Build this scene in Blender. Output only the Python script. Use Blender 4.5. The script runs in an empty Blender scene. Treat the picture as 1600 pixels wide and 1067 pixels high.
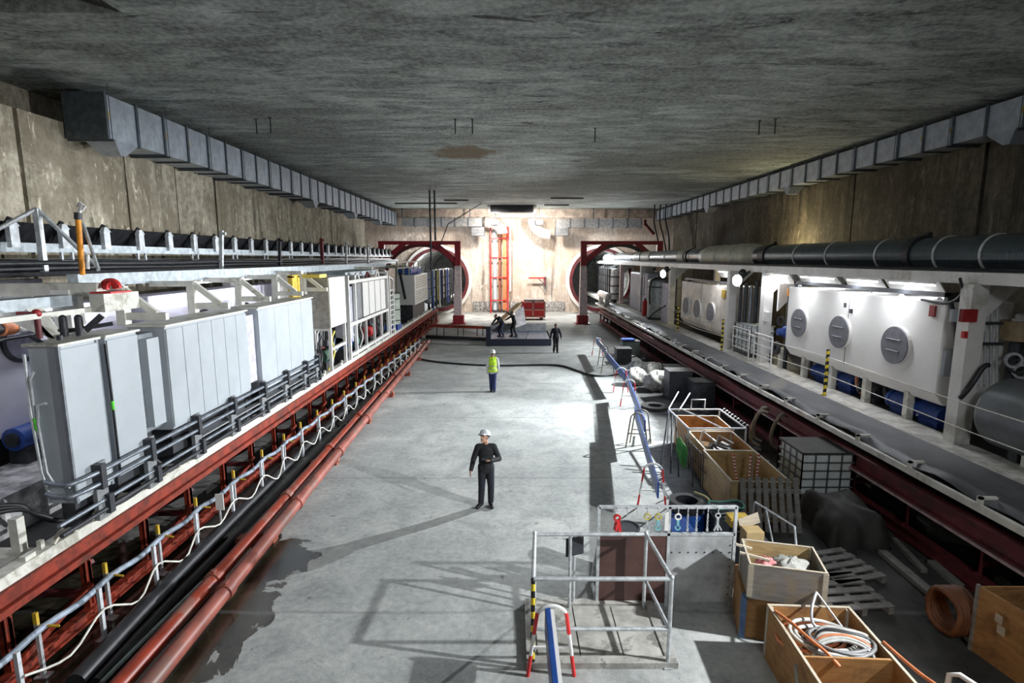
import bpy, bmesh, math, random
from mathutils import Vector, Matrix, Euler
random.seed(7)
S = bpy.context.scene
COL = S.collection
R = math.radians
PI = math.pi

# ------------------------------------------------------------------ camera
F, CX, CY, HY, H = 850.0, 800.0, 533.5, 404.0, 5.5
PITCH = math.atan((CY - HY) / F)
cam = bpy.data.cameras.new('camera'); camo = bpy.data.objects.new('camera', cam); COL.objects.link(camo)
cam.sensor_width = 36; cam.lens = F / 1600 * 36; cam.clip_end = 300; cam.clip_start = 0.05
camo.location = (0, 0, H); camo.rotation_euler = (PI / 2 - PITCH, 0, 0)
S.camera = camo

# ------------------------------------------------------------------ world, exposure
w = bpy.data.worlds.new('world'); S.world = w; w.use_nodes = True
w.node_tree.nodes['Background'].inputs[0].default_value = (0.75, 0.85, 1.0, 1)
w.node_tree.nodes['Background'].inputs[1].default_value = 0.012
S.view_settings.view_transform = 'Standard'; S.view_settings.look = 'None'
S.view_settings.exposure = 0.12; S.view_settings.gamma = 1.0; S.view_settings.use_curve_mapping = False

# ------------------------------------------------------------------ lamps of the hall and one added fill
def lamp(kind, name, loc, target, energy, color=(1, 1, 1), **k):
    l = bpy.data.lights.new(name, kind); l.energy = energy; l.color = color
    for a, b in k.items(): setattr(l, a, b)
    o = bpy.data.objects.new(name, l); COL.objects.link(o); o.location = loc
    d = Vector(target) - Vector(loc); o.rotation_euler = d.to_track_quat('-Z', 'Y').to_euler()
    return o
COOL = (0.92, 0.965, 1.0); WARM = (1.0, 0.9, 0.78)
# site floodlight on the right gantry, beside the camera
lamp('SPOT', 'site_floodlight', (9.0, 5.0, 5.75), (-5.5, 7.2, 1.0), 5600, (0.95, 0.98, 1), spot_size=R(86), spot_blend=0.7, shadow_soft_size=0.09)
# added soft fill from behind the camera, lifting the stores on the right
lamp('AREA', 'fill_light', (3.0, -4.0, 9.0), (7.0, 11.0, 0.5), 280, COOL, size=2.0)
# floodlights hung on the right gantry
lamp('SPOT', 'gantry_floodlight', (9.2, 18.2, 4.75), (-2.0, 14.8, 0.4), 9500, COOL, spot_size=R(74), spot_blend=0.5, shadow_soft_size=0.07)
lamp('SPOT', 'gantry_floodlight', (9.15, 22.8, 4.6), (-2.5, 21.6, 0.2), 7500, COOL, spot_size=R(80), spot_blend=0.6, shadow_soft_size=0.1)
lamp('SPOT', 'gantry_floodlight', (8.75, 32.2, 4.45), (-3.5, 31.0, 0.8), 3000, COOL, spot_size=R(140), spot_blend=0.6, shadow_soft_size=0.1)
# the two lamps over the end wall
for x in (-1.6, 2.6):
    lamp('SPOT', 'end_wall_lamp', (x, 49.6, 9.0), (x, 55.2, 3.5), 4000, (1.0, 0.93, 0.85), spot_size=R(176), spot_blend=1.0, shadow_soft_size=0.3)
lamp('POINT', 'wall_lamp', (14.2, 29.5, 6.4), (15, 30, 7), 260, (1.0, 0.85, 0.5), shadow_soft_size=0.1)
# tunnels
for x in (-7.6, 9.0):
    lamp('AREA', 'tunnel_lamp', (x, 60.0, 6.0), (x, 55, 3.0), 900, COOL, size=1.5)
    lamp('POINT', 'portal_lamp', (x, 51.0, 6.0), (x, 51, 0), 500, COOL, shadow_soft_size=0.3)

# ------------------------------------------------------------------ pixel -> point
_fw = Vector((0, math.cos(PITCH), -math.sin(PITCH))); _up = Vector((0, math.sin(PITCH), math.cos(PITCH)))
def at(px, py, x=None, y=None, z=None):
    r = _fw * F + Vector((1, 0, 0)) * (px - CX) - _up * (py - CY)
    t = x / r.x if x is not None else y / r.y if y is not None else (z - H) / r.z
    return Vector((0, 0, H)) + r * t

# ------------------------------------------------------------------ materials
def new_mat(name):
    m = bpy.data.materials.new(name); m.use_nodes = True
    nt = m.node_tree; b = nt.nodes['Principled BSDF']
    return m, nt, b
def N(nt, t, **k):
    n = nt.nodes.new(t)
    for a, v in k.items(): setattr(n, a, v)
    return n
def coords(nt, scale=(1, 1, 1)):
    tc = N(nt, 'ShaderNodeTexCoord'); mp = N(nt, 'ShaderNodeMapping'); mp.inputs['Scale'].default_value = scale
    nt.links.new(tc.outputs['Object'], mp.inputs[0]); return mp.outputs[0]
def noise(nt, vec, scale, detail=6, rough=0.6, dist=0.0):
    n = N(nt, 'ShaderNodeTexNoise'); n.inputs['Scale'].default_value = scale; n.inputs['Detail'].default_value = detail
    n.inputs['Roughness'].default_value = rough; n.inputs['Distortion'].default_value = dist
    nt.links.new(vec, n.inputs['Vector']); return n.outputs['Fac']
def ramp(nt, fac, stops):
    r = N(nt, 'ShaderNodeValToRGB'); e = r.color_ramp.elements
    while len(e) < len(stops): e.new(0.5)
    for i, (p, c) in enumerate(stops):
        e[i].position = p; e[i].color = (*c, 1) if len(c) == 3 else c
    nt.links.new(fac, r.inputs[0]); return r.outputs[0]
def mixc(nt, fac, a, b, mode='MIX'):
    m = N(nt, 'ShaderNodeMix', data_type='RGBA', blend_type=mode)
    for i, v in ((0, fac), (6, a), (7, b)):
        if isinstance(v, (int, float)): m.inputs[i].default_value = v
        elif isinstance(v, tuple): m.inputs[i].default_value = (*v, 1) if len(v) == 3 else v
        else: nt.links.new(v, m.inputs[i])
    return m.outputs[2]
def math_(nt, op, a, b=0.0, c=0.0):
    m = N(nt, 'ShaderNodeMath', operation=op)
    for i, v in enumerate((a, b, c)):
        if isinstance(v, (int, float)): m.inputs[i].default_value = v
        else: nt.links.new(v, m.inputs[i])
    return m.outputs[0]
def bump(nt, b, h, s=0.3, d=0.02):
    n = N(nt, 'ShaderNodeBump'); n.inputs['Strength'].default_value = s; n.inputs['Distance'].default_value = d
    nt.links.new(h, n.inputs['Height']); nt.links.new(n.outputs[0], b.inputs['Normal'])
MATS = {}
def M(name, col, rough=0.5, metal=0.0, ns=6.0, amt=0.25, dirt=None, scale=(1, 1, 1), bmp=0.0):
    """painted / bare surface with a little wear in it"""
    if name in MATS: return MATS[name]
    m, nt, b = new_mat(name); v = coords(nt, scale); f = noise(nt, v, ns)
    lo = tuple(c * (1 - amt) for c in col); hi = tuple(min(1, c * (1 + amt * 0.6)) for c in col)
    c = ramp(nt, f, [(0.38, lo), (0.62, hi)])
    if dirt:
        g = noise(nt, v, ns * 0.55, 8, 0.7, 0.4)
        c = mixc(nt, ramp(nt, g, [(0.54, (0, 0, 0)), (0.62, (0.8, 0.8, 0.8))]), c, dirt)
    nt.links.new(c, b.inputs['Base Color']); b.inputs['Roughness'].default_value = rough; b.inputs['Metallic'].default_value = metal
    if bmp: bump(nt, b, f, bmp, 0.01)
    MATS[name] = m; return m
def E_(name, col, st):
    if name in MATS: return MATS[name]
    m, nt, b = new_mat(name); b.inputs['Base Color'].default_value = (*col, 1)
    b.inputs['Emission Color'].default_value = (*col, 1); b.inputs['Emission Strength'].default_value = st
    MATS[name] = m; return m
def stripes(name, c1, c2, period, ax=(0, 0.6, 1.0)):
    m, nt, b = new_mat(name); tc = N(nt, 'ShaderNodeTexCoord')
    d = N(nt, 'ShaderNodeVectorMath', operation='DOT_PRODUCT'); nt.links.new(tc.outputs['Object'], d.inputs[0]); d.inputs[1].default_value = ax
    f = math_(nt, 'GREATER_THAN', math_(nt, 'FRACT', math_(nt, 'DIVIDE', d.outputs['Value'], period)), 0.5)
    nt.links.new(mixc(nt, f, c1, c2), b.inputs['Base Color']); b.inputs['Roughness'].default_value = 0.5
    MATS[name] = m; return m

def concrete_floor():
    m, nt, b = new_mat('concrete_floor'); tc = N(nt, 'ShaderNodeTexCoord'); v = tc.outputs['Object']
    big = noise(nt, v, 0.22, 5, 0.6, 0.6); mid = noise(nt, v, 1.1, 8, 0.68, 0.5); fine = noise(nt, v, 9, 6, 0.7)
    c = ramp(nt, mid, [(0.36, (0.22, 0.235, 0.23)), (0.5, (0.37, 0.385, 0.375)), (0.62, (0.50, 0.51, 0.485))])
    c = mixc(nt, ramp(nt, big, [(0.45, (0, 0, 0)), (0.6, (0.6, 0.6, 0.6))]), c, (0.22, 0.235, 0.235))
    c = mixc(nt, 0.4, c, ramp(nt, fine, [(0.36, (0.24, 0.25, 0.245)), (0.64, (0.50, 0.51, 0.49))]))
    sep = N(nt, 'ShaderNodeSeparateXYZ'); nt.links.new(v, sep.inputs[0]); X, Y = sep.outputs[0], sep.outputs[1]
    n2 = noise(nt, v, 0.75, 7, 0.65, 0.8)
    # mud and grime on the side strips; shade is painted into the right one
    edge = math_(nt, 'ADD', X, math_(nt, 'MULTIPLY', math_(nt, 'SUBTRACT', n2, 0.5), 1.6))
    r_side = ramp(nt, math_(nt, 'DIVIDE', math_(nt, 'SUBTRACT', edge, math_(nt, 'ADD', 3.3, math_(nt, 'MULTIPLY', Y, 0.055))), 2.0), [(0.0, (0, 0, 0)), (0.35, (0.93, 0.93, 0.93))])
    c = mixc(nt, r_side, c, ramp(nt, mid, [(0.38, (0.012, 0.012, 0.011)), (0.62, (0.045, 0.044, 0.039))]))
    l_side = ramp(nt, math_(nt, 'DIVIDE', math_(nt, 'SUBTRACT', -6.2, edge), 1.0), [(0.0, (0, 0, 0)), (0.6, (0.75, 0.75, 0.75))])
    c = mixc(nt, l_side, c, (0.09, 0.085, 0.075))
    # wet patch with a ragged rim next to the red pipes
    n3 = noise(nt, v, 1.0, 6, 0.6, 1.2)
    wx = math_(nt, 'SUBTRACT', -3.95, math_(nt, 'ADD', X, math_(nt, 'MULTIPLY', math_(nt, 'SUBTRACT', n3, 0.5), 2.2)))
    wy = math_(nt, 'SUBTRACT', 10.1, math_(nt, 'ADD', Y, math_(nt, 'MULTIPLY', math_(nt, 'SUBTRACT', n2, 0.5), 3.0)))
    wet = ramp(nt, math_(nt, 'MINIMUM', wx, wy), [(0.0, (0, 0, 0)), (0.05, (1, 1, 1))])
    c = mixc(nt, wet, c, ramp(nt, n2, [(0.38, (0.016, 0.013, 0.008)), (0.62, (0.058, 0.048, 0.032))]))
    # dark tyre scuffs and joint lines across the slab
    g = math_(nt, 'ABSOLUTE', math_(nt, 'SUBTRACT', math_(nt, 'FRACT', math_(nt, 'DIVIDE', math_(nt, 'ADD', Y, math_(nt, 'MULTIPLY', n2, 0.25)), 5.3)), 0.5))
    jl = ramp(nt, g, [(0.0, (0.5, 0.5, 0.5)), (0.012, (0, 0, 0))]); c = mixc(nt, jl, c, (0.15, 0.155, 0.15))
    sp = noise(nt, v, 2.6, 9, 0.78, 0.9); c = mixc(nt, ramp(nt, sp, [(0.60, (0, 0, 0)), (0.66, (0.75, 0.75, 0.75))]), c, (0.10, 0.105, 0.10))
    nt.links.new(c, b.inputs['Base Color'])
    rr = mixc(nt, wet, (0.85, 0.85, 0.85), (0.14, 0.14, 0.14)); nt.links.new(rr, b.inputs['Roughness'])
    bump(nt, b, math_(nt, 'MULTIPLY', math_(nt, 'ADD', fine, mid), math_(nt, 'SUBTRACT', 1.0, math_(nt, 'MULTIPLY', wet, 0.8))), 0.25, 0.02); return m
def concrete_ceiling():
    m, nt, b = new_mat('concrete_ceiling'); v = coords(nt); vs = coords(nt, (0.42, 1.25, 1)); v0 = coords(nt, (0.6, 1.0, 1))
    a = noise(nt, vs, 1.3, 9, 0.68, 0.7); bg = noise(nt, v0, 0.2, 7, 0.66, 0.9); f = noise(nt, v, 7, 6, 0.7)
    c = ramp(nt, a, [(0.38, (0.11, 0.128, 0.12)), (0.5, (0.35, 0.39, 0.365)), (0.6, (0.60, 0.65, 0.61))])
    c = mixc(nt, ramp(nt, bg, [(0.42, (0.7, 0.7, 0.7)), (0.55, (0, 0, 0))]), c, (0.12, 0.12, 0.105))
    c = mixc(nt, 0.42, c, ramp(nt, f, [(0.40, (0.08, 0.09, 0.085)), (0.62, (0.50, 0.54, 0.51))]))
    st = noise(nt, coords(nt, (0.3, 1.5, 1)), 1.1, 9, 0.78, 0.8)
    c = mixc(nt, ramp(nt, st, [(0.585, (0, 0, 0)), (0.63, (0.9, 0.9, 0.9))]), c, (0.028, 0.03, 0.028))
    wt = noise(nt, coords(nt, (0.8, 1.6, 1)), 3.2, 8, 0.8, 1.5); c = mixc(nt, ramp(nt, wt, [(0.585, (0, 0, 0)), (0.64, (0.65, 0.65, 0.65))]), c, (0.55, 0.58, 0.55))
    sx = N(nt, 'ShaderNodeSeparateXYZ'); nt.links.new(v, sx.inputs[0])
    g = math_(nt, 'ABSOLUTE', math_(nt, 'SUBTRACT', math_(nt, 'FRACT', math_(nt, 'DIVIDE', math_(nt, 'ADD', sx.outputs[1], math_(nt, 'MULTIPLY', a, 0.5)), 4.2)), 0.5))
    gl = math_(nt, 'MULTIPLY', ramp(nt, g, [(0.0, (1, 1, 1)), (0.012, (0, 0, 0))]), ramp(nt, noise(nt, coords(nt, (0.5, 0.4, 1)), 0.8, 5, 0.7), [(0.5, (0, 0, 0)), (0.56, (0.9, 0.9, 0.9))]))
    c = mixc(nt, gl, c, (0.03, 0.032, 0.03))
    # brown rust stain
    tc = N(nt, 'ShaderNodeTexCoord'); d = N(nt, 'ShaderNodeVectorMath', operation='DISTANCE'); nt.links.new(tc.outputs['Object'], d.inputs[0]); d.inputs[1].default_value = (-2.2, 26.0, 10.3)
    k = math_(nt, 'ADD', math_(nt, 'MULTIPLY', d.outputs['Value'], 0.24), noise(nt, v, 1.5, 8, 0.75, 1.0))
    c = mixc(nt, ramp(nt, k, [(0.78, (0.85, 0.85, 0.85)), (0.95, (0, 0, 0))]), c, (0.13, 0.085, 0.035))
    nt.links.new(c, b.inputs['Base Color']); b.inputs['Roughness'].default_value = 0.8
    bump(nt, b, math_(nt, 'ADD', a, math_(nt, 'MULTIPLY', f, 0.4)), 0.7, 0.06); return m
def concrete_wall(name, lo, mid, hi, stain):
    m, nt, b = new_mat(name); vs = coords(nt, (1, 1, 0.16)); v = coords(nt)
    a = noise(nt, vs, 2.2, 9, 0.7, 0.3); f = noise(nt, v, 4, 8, 0.7, 0.4); bg = noise(nt, v, 0.35, 5, 0.6, 0.5)
    c = ramp(nt, a, [(0.40, lo), (0.5, mid), (0.60, hi)]); c = mixc(nt, 0.5, c, ramp(nt, f, [(0.40, lo), (0.60, hi)]))
    dk = noise(nt, coords(nt, (1.5, 1.5, 0.10)), 1.3, 8, 0.72, 0.6); c = mixc(nt, ramp(nt, dk, [(0.55, (0, 0, 0)), (0.63, (0.75, 0.75, 0.75))]), c, tuple(x * .45 for x in lo))
    c = mixc(nt, ramp(nt, bg, [(0.46, (0, 0, 0)), (0.58, (0.7, 0.7, 0.7))]), c, stain)
    wt = noise(nt, coords(nt, (1.2, 1.2, 0.35)), 1.6, 9, 0.8, 1.8); c = mixc(nt, ramp(nt, wt, [(0.57, (0, 0, 0)), (0.62, (0.8, 0.8, 0.8))]), c, tuple(min(1, x * 1.5) for x in hi))
    nt.links.new(c, b.inputs['Base Color']); b.inputs['Roughness'].default_value = 0.85
    bump(nt, b, math_(nt, 'ADD', a, f), 0.5, 0.04); return m
def plywood(name, c1, c2, c3):
    m, nt, b = new_mat(name); v = coords(nt, (1, 1, 6)); a = noise(nt, v, 3, 8, 0.6, 1.0); f = noise(nt, coords(nt), 2.2, 7, 0.7, 0.4)
    c = ramp(nt, a, [(0.3, c1), (0.7, c2)]); c = mixc(nt, ramp(nt, f, [(0.5, (0, 0, 0)), (0.66, (0.8, 0.8, 0.8))]), c, c3)
    nt.links.new(c, b.inputs['Base Color']); b.inputs['Roughness'].default_value = 0.7; MATS[name] = m; return m
def belt_mat():
    m, nt, b = new_mat('conveyor_belt_rubber'); v = coords(nt, (1, 0.3, 1)); a = noise(nt, v, 2.5, 8, 0.7, 0.4)
    nt.links.new(ramp(nt, a, [(0.3, (0.025, 0.026, 0.03)), (0.7, (0.085, 0.088, 0.095))]), b.inputs['Base Color']); b.inputs['Roughness'].default_value = 0.5
    bump(nt, b, a, 0.3, 0.02); return m

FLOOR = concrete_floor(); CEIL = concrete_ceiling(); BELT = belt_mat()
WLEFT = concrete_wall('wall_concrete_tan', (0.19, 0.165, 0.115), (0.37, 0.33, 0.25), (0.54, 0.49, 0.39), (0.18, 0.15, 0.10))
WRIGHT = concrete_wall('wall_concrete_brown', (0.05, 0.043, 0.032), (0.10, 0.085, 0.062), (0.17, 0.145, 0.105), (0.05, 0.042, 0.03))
WBACK = concrete_wall('wall_concrete_pink', (0.42, 0.345, 0.285), (0.58, 0.505, 0.44), (0.68, 0.61, 0.55), (0.46, 0.36, 0.28))
SHOT = M('shotcrete_grey', (0.35, 0.34, 0.33), 0.9, 0, 5, 0.5, bmp=0.8)
LINING = M('tunnel_lining', (0.5, 0.5, 0.48), 0.8, 0, 2, 0.3)
GALV = M('galvanised_duct', (0.46, 0.51, 0.58), 0.42, 0.55, 3, 0.18)
GALVD = M('duct_flange_steel', (0.10, 0.12, 0.14), 0.5, 0.6)
TUBEG = M('galvanised_tube', (0.62, 0.65, 0.67), 0.42, 0.4, 9, 0.25)
CAB = M('cabinet_light_grey', (0.40, 0.435, 0.465), 0.42, 0.0, 1.2, 0.08)
CABD = M('cabinet_edge_grey', (0.19, 0.21, 0.235), 0.45)
CREAM = M('cream_paint', (0.68, 0.67, 0.60), 0.5, 0, 3, 0.15, dirt=(0.32, 0.30, 0.24))
WHITE = M('white_paint', (0.74, 0.73, 0.70), 0.45, 0, 1.5, 0.1, dirt=(0.45, 0.43, 0.38))
WHITE2 = M('white_panel_paint', (0.78, 0.77, 0.74), 0.4, 0, 0.8, 0.06)
STEEL = M('brushed_window_cover', (0.17, 0.175, 0.195), 0.5, 0.1, 8, 0.15)
REDS = M('red_oxide_steel', (0.235, 0.026, 0.009), 0.6, 0, 4, 0.4, dirt=(0.07, 0.02, 0.012))
REDD = M('dark_red_steel', (0.13, 0.02, 0.025), 0.55, 0, 3, 0.35, dirt=(0.04, 0.015, 0.015))
REDP = M('red_pipe_paint', (0.26, 0.033, 0.013), 0.4, 0, 3, 0.25, dirt=(0.25, 0.12, 0.09))
PINKP = M('faded_red_pipe_paint', (0.29, 0.085, 0.062), 0.45, 0, 3, 0.3, dirt=(0.16, 0.09, 0.07), scale=(1, 0.5, 1))
BRED = M('bright_red_paint', (0.62, 0.03, 0.03), 0.45)
MAROON = M('portal_red_paint', (0.33, 0.02, 0.035), 0.5)
PPINK = M('pale_pink_lit_paint', (0.85, 0.70, 0.71), 0.5)  # strong light on the portal legs is put into this pale colour
BLACK = M('black_rubber', (0.018, 0.019, 0.022), 0.42, 0, 5, 0.4)
DARK = M('dark_steel', (0.05, 0.053, 0.06), 0.5, 0.3, 5, 0.4)
CHAR = M('charcoal_paint', (0.035, 0.038, 0.045), 0.5)
PIPEG = M('conduit_grey', (0.25, 0.28, 0.32), 0.38, 0.5, 5, 0.3)
MIDG = M('mid_grey_paint', (0.24, 0.25, 0.26), 0.5, 0, 3, 0.25)
HOSEB = M('blue_grey_hose', (0.30, 0.36, 0.44), 0.45, 0, 4, 0.4, dirt=(0.05, 0.06, 0.08))
ROPE = M('white_rope', (0.75, 0.74, 0.66), 0.8)
YEL = M('yellow_tape', (0.55, 0.36, 0.03), 0.55)
ORG = M('orange_paint', (0.80, 0.30, 0.02), 0.5)
ORGP = M('orange_pipe_paint', (0.62, 0.22, 0.09), 0.5)
BLUE = M('blue_plastic', (0.012, 0.06, 0.26), 0.4, 0, 2, 0.2)
BLUEM = M('blue_machine_paint', (0.025, 0.07, 0.30), 0.45)
SPIRAL = M('spiral_duct_steel', (0.10, 0.125, 0.14), 0.27, 0.7, 2, 0.25, scale=(1, 12, 1))
BANDS = M('pale_band', (0.55, 0.57, 0.56), 0.5, 0.3)
SLEEVE = M('beige_duct_sleeve', (0.42, 0.41, 0.33), 0.55, 0, 3, 0.2)
DECK = M('walkway_plate', (0.62, 0.60, 0.55), 0.55, 0, 4, 0.3, dirt=(0.35, 0.32, 0.27))
GRATE = M('gantry_deck_dark', (0.06, 0.06, 0.058), 0.6, 0, 8, 0.5)
PLY1 = plywood('plywood_tan', (0.36, 0.24, 0.10), (0.55, 0.40, 0.20), (0.28, 0.20, 0.10))
PLY2 = plywood('plywood_orange', (0.30, 0.14, 0.045), (0.46, 0.25, 0.09), (0.16, 0.07, 0.03))
PLY3 = plywood('plywood_weathered', (0.17, 0.155, 0.14), (0.27, 0.25, 0.225), (0.30, 0.22, 0.12))
PLYW = plywood('pale_sawn_edge', (0.42, 0.36, 0.27), (0.55, 0.49, 0.39), (0.36, 0.30, 0.22))
TIMB = plywood('grey_timber', (0.17, 0.165, 0.155), (0.31, 0.30, 0.28), (0.12, 0.115, 0.105))
TARP = M('dark_tarpaulin', (0.028, 0.027, 0.024), 0.7, 0, 3, 0.4, bmp=0.4)
IBC = M('cloudy_plastic', (0.80, 0.84, 0.83), 0.35, 0, 2, 0.12)
SACKW = M('white_woven_sack', (0.33, 0.33, 0.30), 0.75, 0, 6, 0.3, dirt=(0.25, 0.22, 0.17), bmp=0.5)
GREEN = M('green_hose', (0.05, 0.30, 0.04), 0.5)
ORHOSE = M('orange_hose', (0.62, 0.20, 0.08), 0.5)
BROWNP = M('brown_sheet', (0.10, 0.052, 0.045), 0.5, 0.1, 2, 0.25, dirt=(0.07, 0.04, 0.035))
SHEET = M('galvanised_sheet', (0.44, 0.45, 0.455), 0.5, 0.1, 1.6, 0.35, dirt=(0.50, 0.50, 0.49))
STRP = stripes('yellow_black_stripes', (0.8, 0.62, 0.03), (0.015, 0.015, 0.015), 0.2)
SKIN = M('skin', (0.42, 0.23, 0.155), 0.5, 0, 10, 0.1); HAIR = M('black_hair', (0.012, 0.01, 0.009), 0.6)
GLOW = E_('lit_lamp_lens', (0.9, 0.95, 1.0), 40); TUBE = E_('lit_fluorescent_tube', (0.92, 0.95, 1.0), 14)

# ------------------------------------------------------------------ mesh builder
class MB:
    def __init__(s): s.v = []; s.f = []; s.sm = []; s.mi = []; s.cur = 0
    def add(s, vs, fs, smooth=False):
        o = len(s.v); s.v += [Vector(p) for p in vs]
        for f in fs: s.f.append([i + o for i in f]); s.sm.append(smooth); s.mi.append(s.cur)
        return s
    def box(s, x0, x1, y0, y1, z0, z1, rot=None, c=None):
        vs = [Vector((x, y, z)) for z in (z0, z1) for y in (y0, y1) for x in (x0, x1)]
        if rot is not None:
            c = Vector(c) if c is not None else Vector(((x0 + x1) / 2, (y0 + y1) / 2, (z0 + z1) / 2))
            m = Euler(rot).to_matrix(); vs = [c + m @ (p - c) for p in vs]
        return s.add(vs, [(0, 2, 3, 1), (4, 5, 7, 6), (0, 1, 5, 4), (2, 6, 7, 3), (0, 4, 6, 2), (1, 3, 7, 5)])
    def cb(s, c, sx, sy, sz, rot=None):
        return s.box(c[0] - sx / 2, c[0] + sx / 2, c[1] - sy / 2, c[1] + sy / 2, c[2] - sz / 2, c[2] + sz / 2, rot)
    def bar(s, a, b, w, h=None, up=(0, 0, 1)):
        h = h or w; a = Vector(a); b = Vector(b); d = (b - a).normalized(); u = Vector(up)
        if abs(d.dot(u)) > 0.98: u = Vector((0, 1, 0))
        r = d.cross(u).normalized(); u = r.cross(d).normalized()
        vs = [p + r * (i * w / 2) + u * (j * h / 2) for p in (a, b) for i, j in ((-1, -1), (1, -1), (1, 1), (-1, 1))]
        return s.add(vs, [(3, 2, 1, 0), (4, 5, 6, 7), (0, 1, 5, 4), (1, 2, 6, 5), (2, 3, 7, 6), (3, 0, 4, 7)])
    def ibeam(s, a, b, h, wd, t=0.03):
        a = Vector(a); b = Vector(b); u = Vector((0, 0, 1))
        s.bar(a, b, t, h - t); s.bar(a + u * (h / 2 - t / 2), b + u * (h / 2 - t / 2), wd, t)
        return s.bar(a - u * (h / 2 - t / 2), b - u * (h / 2 - t / 2), wd, t)
    def cyl(s, a, b, r, r2=None, n=14, caps=True):
        a = Vector(a); b = Vector(b); r2 = r if r2 is None else r2; d = (b - a).normalized()
        u = d.orthogonal().normalized(); w_ = d.cross(u); vs = []
        for p, q in ((a, r), (b, r2)):
            for i in range(n): t = 2 * PI * i / n; vs.append(p + u * (q * math.cos(t)) + w_ * (q * math.sin(t)))
        s.add(vs, [(i, (i + 1) % n, n + (i + 1) % n, n + i) for i in range(n)], True)
        if caps: s.add(vs, [tuple(range(n - 1, -1, -1)), tuple(range(n, 2 * n))])
        return s
    def tube(s, pts, r, n=8, close=False):
        pts = [Vector(p) for p in pts]; vs = []; m = len(pts); up = None
        for i, p in enumerate(pts):
            if close: d = pts[(i + 1) % m] - pts[i - 1]
            else: d = pts[min(i + 1, m - 1)] - pts[max(i - 1, 0)]
            d.normalize()
            u = d.orthogonal().normalized() if up is None else (up - d * up.dot(d)).normalized()
            up = u; w_ = d.cross(u); rr = r[i] if isinstance(r, (list, tuple)) else r
            vs += [p + u * (rr * math.cos(2 * PI * k / n)) + w_ * (rr * math.sin(2 * PI * k / n)) for k in range(n)]
        fs = []
        for i in range(m if close else m - 1):
            j = (i + 1) % m
            fs += [(i * n + k, i * n + (k + 1) % n, j * n + (k + 1) % n, j * n + k) for k in range(n)]
        s.add(vs, fs, True)
        if not close: s.add(vs, [tuple(range(n - 1, -1, -1)), tuple(range((m - 1) * n, m * n))])
        return s
    def ball(s, c, r, n=12, sq=None, rot=None):
        c = Vector(c); r = (r, r, r) if isinstance(r, (int, float)) else r; vs = []; m = n // 2 + 1
        mt = Euler(rot).to_matrix() if rot else Matrix.Identity(3)
        for i in range(m + 1):
            a = -PI / 2 + PI * i / m
            for k in range(n):
                t = 2 * PI * k / n; p = Vector((r[0] * math.cos(a) * math.cos(t), r[1] * math.cos(a) * math.sin(t), r[2] * math.sin(a)))
                if sq: p *= sq(a, t)
                vs.append(c + mt @ p)
        fs = [(i * n + k, i * n + (k + 1) % n, (i + 1) * n + (k + 1) % n, (i + 1) * n + k) for i in range(m) for k in range(n)]
        return s.add(vs, fs, True)
    def disc_ring(s, c, axis, r0, r1, t, n=32, a0=0, a1=2 * PI):
        """flat ring (or arc) of thickness t about an axis through c"""
        c = Vector(c); d = Vector(axis).normalized(); u = Vector((1, 0, 0)) if abs(d.x) < 0.9 else Vector((0, 1, 0)); w_ = Vector((0, 0, 1)) if abs(d.z) < 0.9 else u.cross(d)
        if abs(d.z) < 0.9: u = w_.cross(d).normalized()
        vs = []; full = abs(a1 - a0 - 2 * PI) < 1e-6; m = n if full else n + 1
        for i in range(m):
            th = a0 + (a1 - a0) * i / n; e = u * math.cos(th) + w_ * math.sin(th)
            vs += [c + e * r0 - d * t / 2, c + e * r1 - d * t / 2, c + e * r1 + d * t / 2, c + e * r0 + d * t / 2]
        fs = []
        for i in range(n):
            j = (i + 1) % m
            for k in range(4): fs.append((i * 4 + k, i * 4 + (k + 1) % 4, j * 4 + (k + 1) % 4, j * 4 + k))
        if not full: fs += [(0, 1, 2, 3), (n * 4 + 3, n * 4 + 2, n * 4 + 1, n * 4)]
        return s.add(vs, fs)
    def prism(s, poly, plane, a, b):
        """poly of 2d points in plane 'xz' (along y), 'yz' (along x) or 'xy' (along z)"""
        P3 = {'xz': lambda p, q: (p[0], q, p[1]), 'yz': lambda p, q: (q, p[0], p[1]), 'xy': lambda p, q: (p[0], p[1], q)}[plane]; n = len(poly)
        return s.add([P3(p, a) for p in poly] + [P3(p, b) for p in poly],
                     [tuple(range(n)), tuple(range(2 * n - 1, n - 1, -1))] + [(i, n + i, n + (i + 1) % n, (i + 1) % n) for i in range(n)])
    def build(s, name, mat, parent=None, bevel=0, local=False):
        me = bpy.data.meshes.new(name)
        off = Vector((0, 0, 0)) if (local or parent is None) else BASE.get(root_of(parent).name, Vector((0, 0, 0)))
        me.from_pydata([p - off for p in s.v], [], s.f)
        for p, q, k in zip(me.polygons, s.sm, s.mi): p.use_smooth = q; p.material_index = k
        for m in (mat if isinstance(mat, (list, tuple)) else [mat]): me.materials.append(m)
        bm = bmesh.new(); bm.from_mesh(me); bmesh.ops.recalc_face_normals(bm, faces=bm.faces); bm.to_mesh(me); bm.free()
        o = bpy.data.objects.new(name, me); COL.objects.link(o)
        if parent is not None: o.parent = parent
        if bevel:
            b = o.modifiers.new('bevel', 'BEVEL'); b.width = bevel; b.segments = 2; b.limit_method = 'ANGLE'
        return o
BASE = {}
def root_of(o):
    while o.parent: o = o.parent
    return o
def tag(o, label, cat, group=None, kind=None):
    o['label'] = label; o['category'] = cat
    if group: o['group'] = group
    if kind: o['kind'] = kind
    return o
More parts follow.
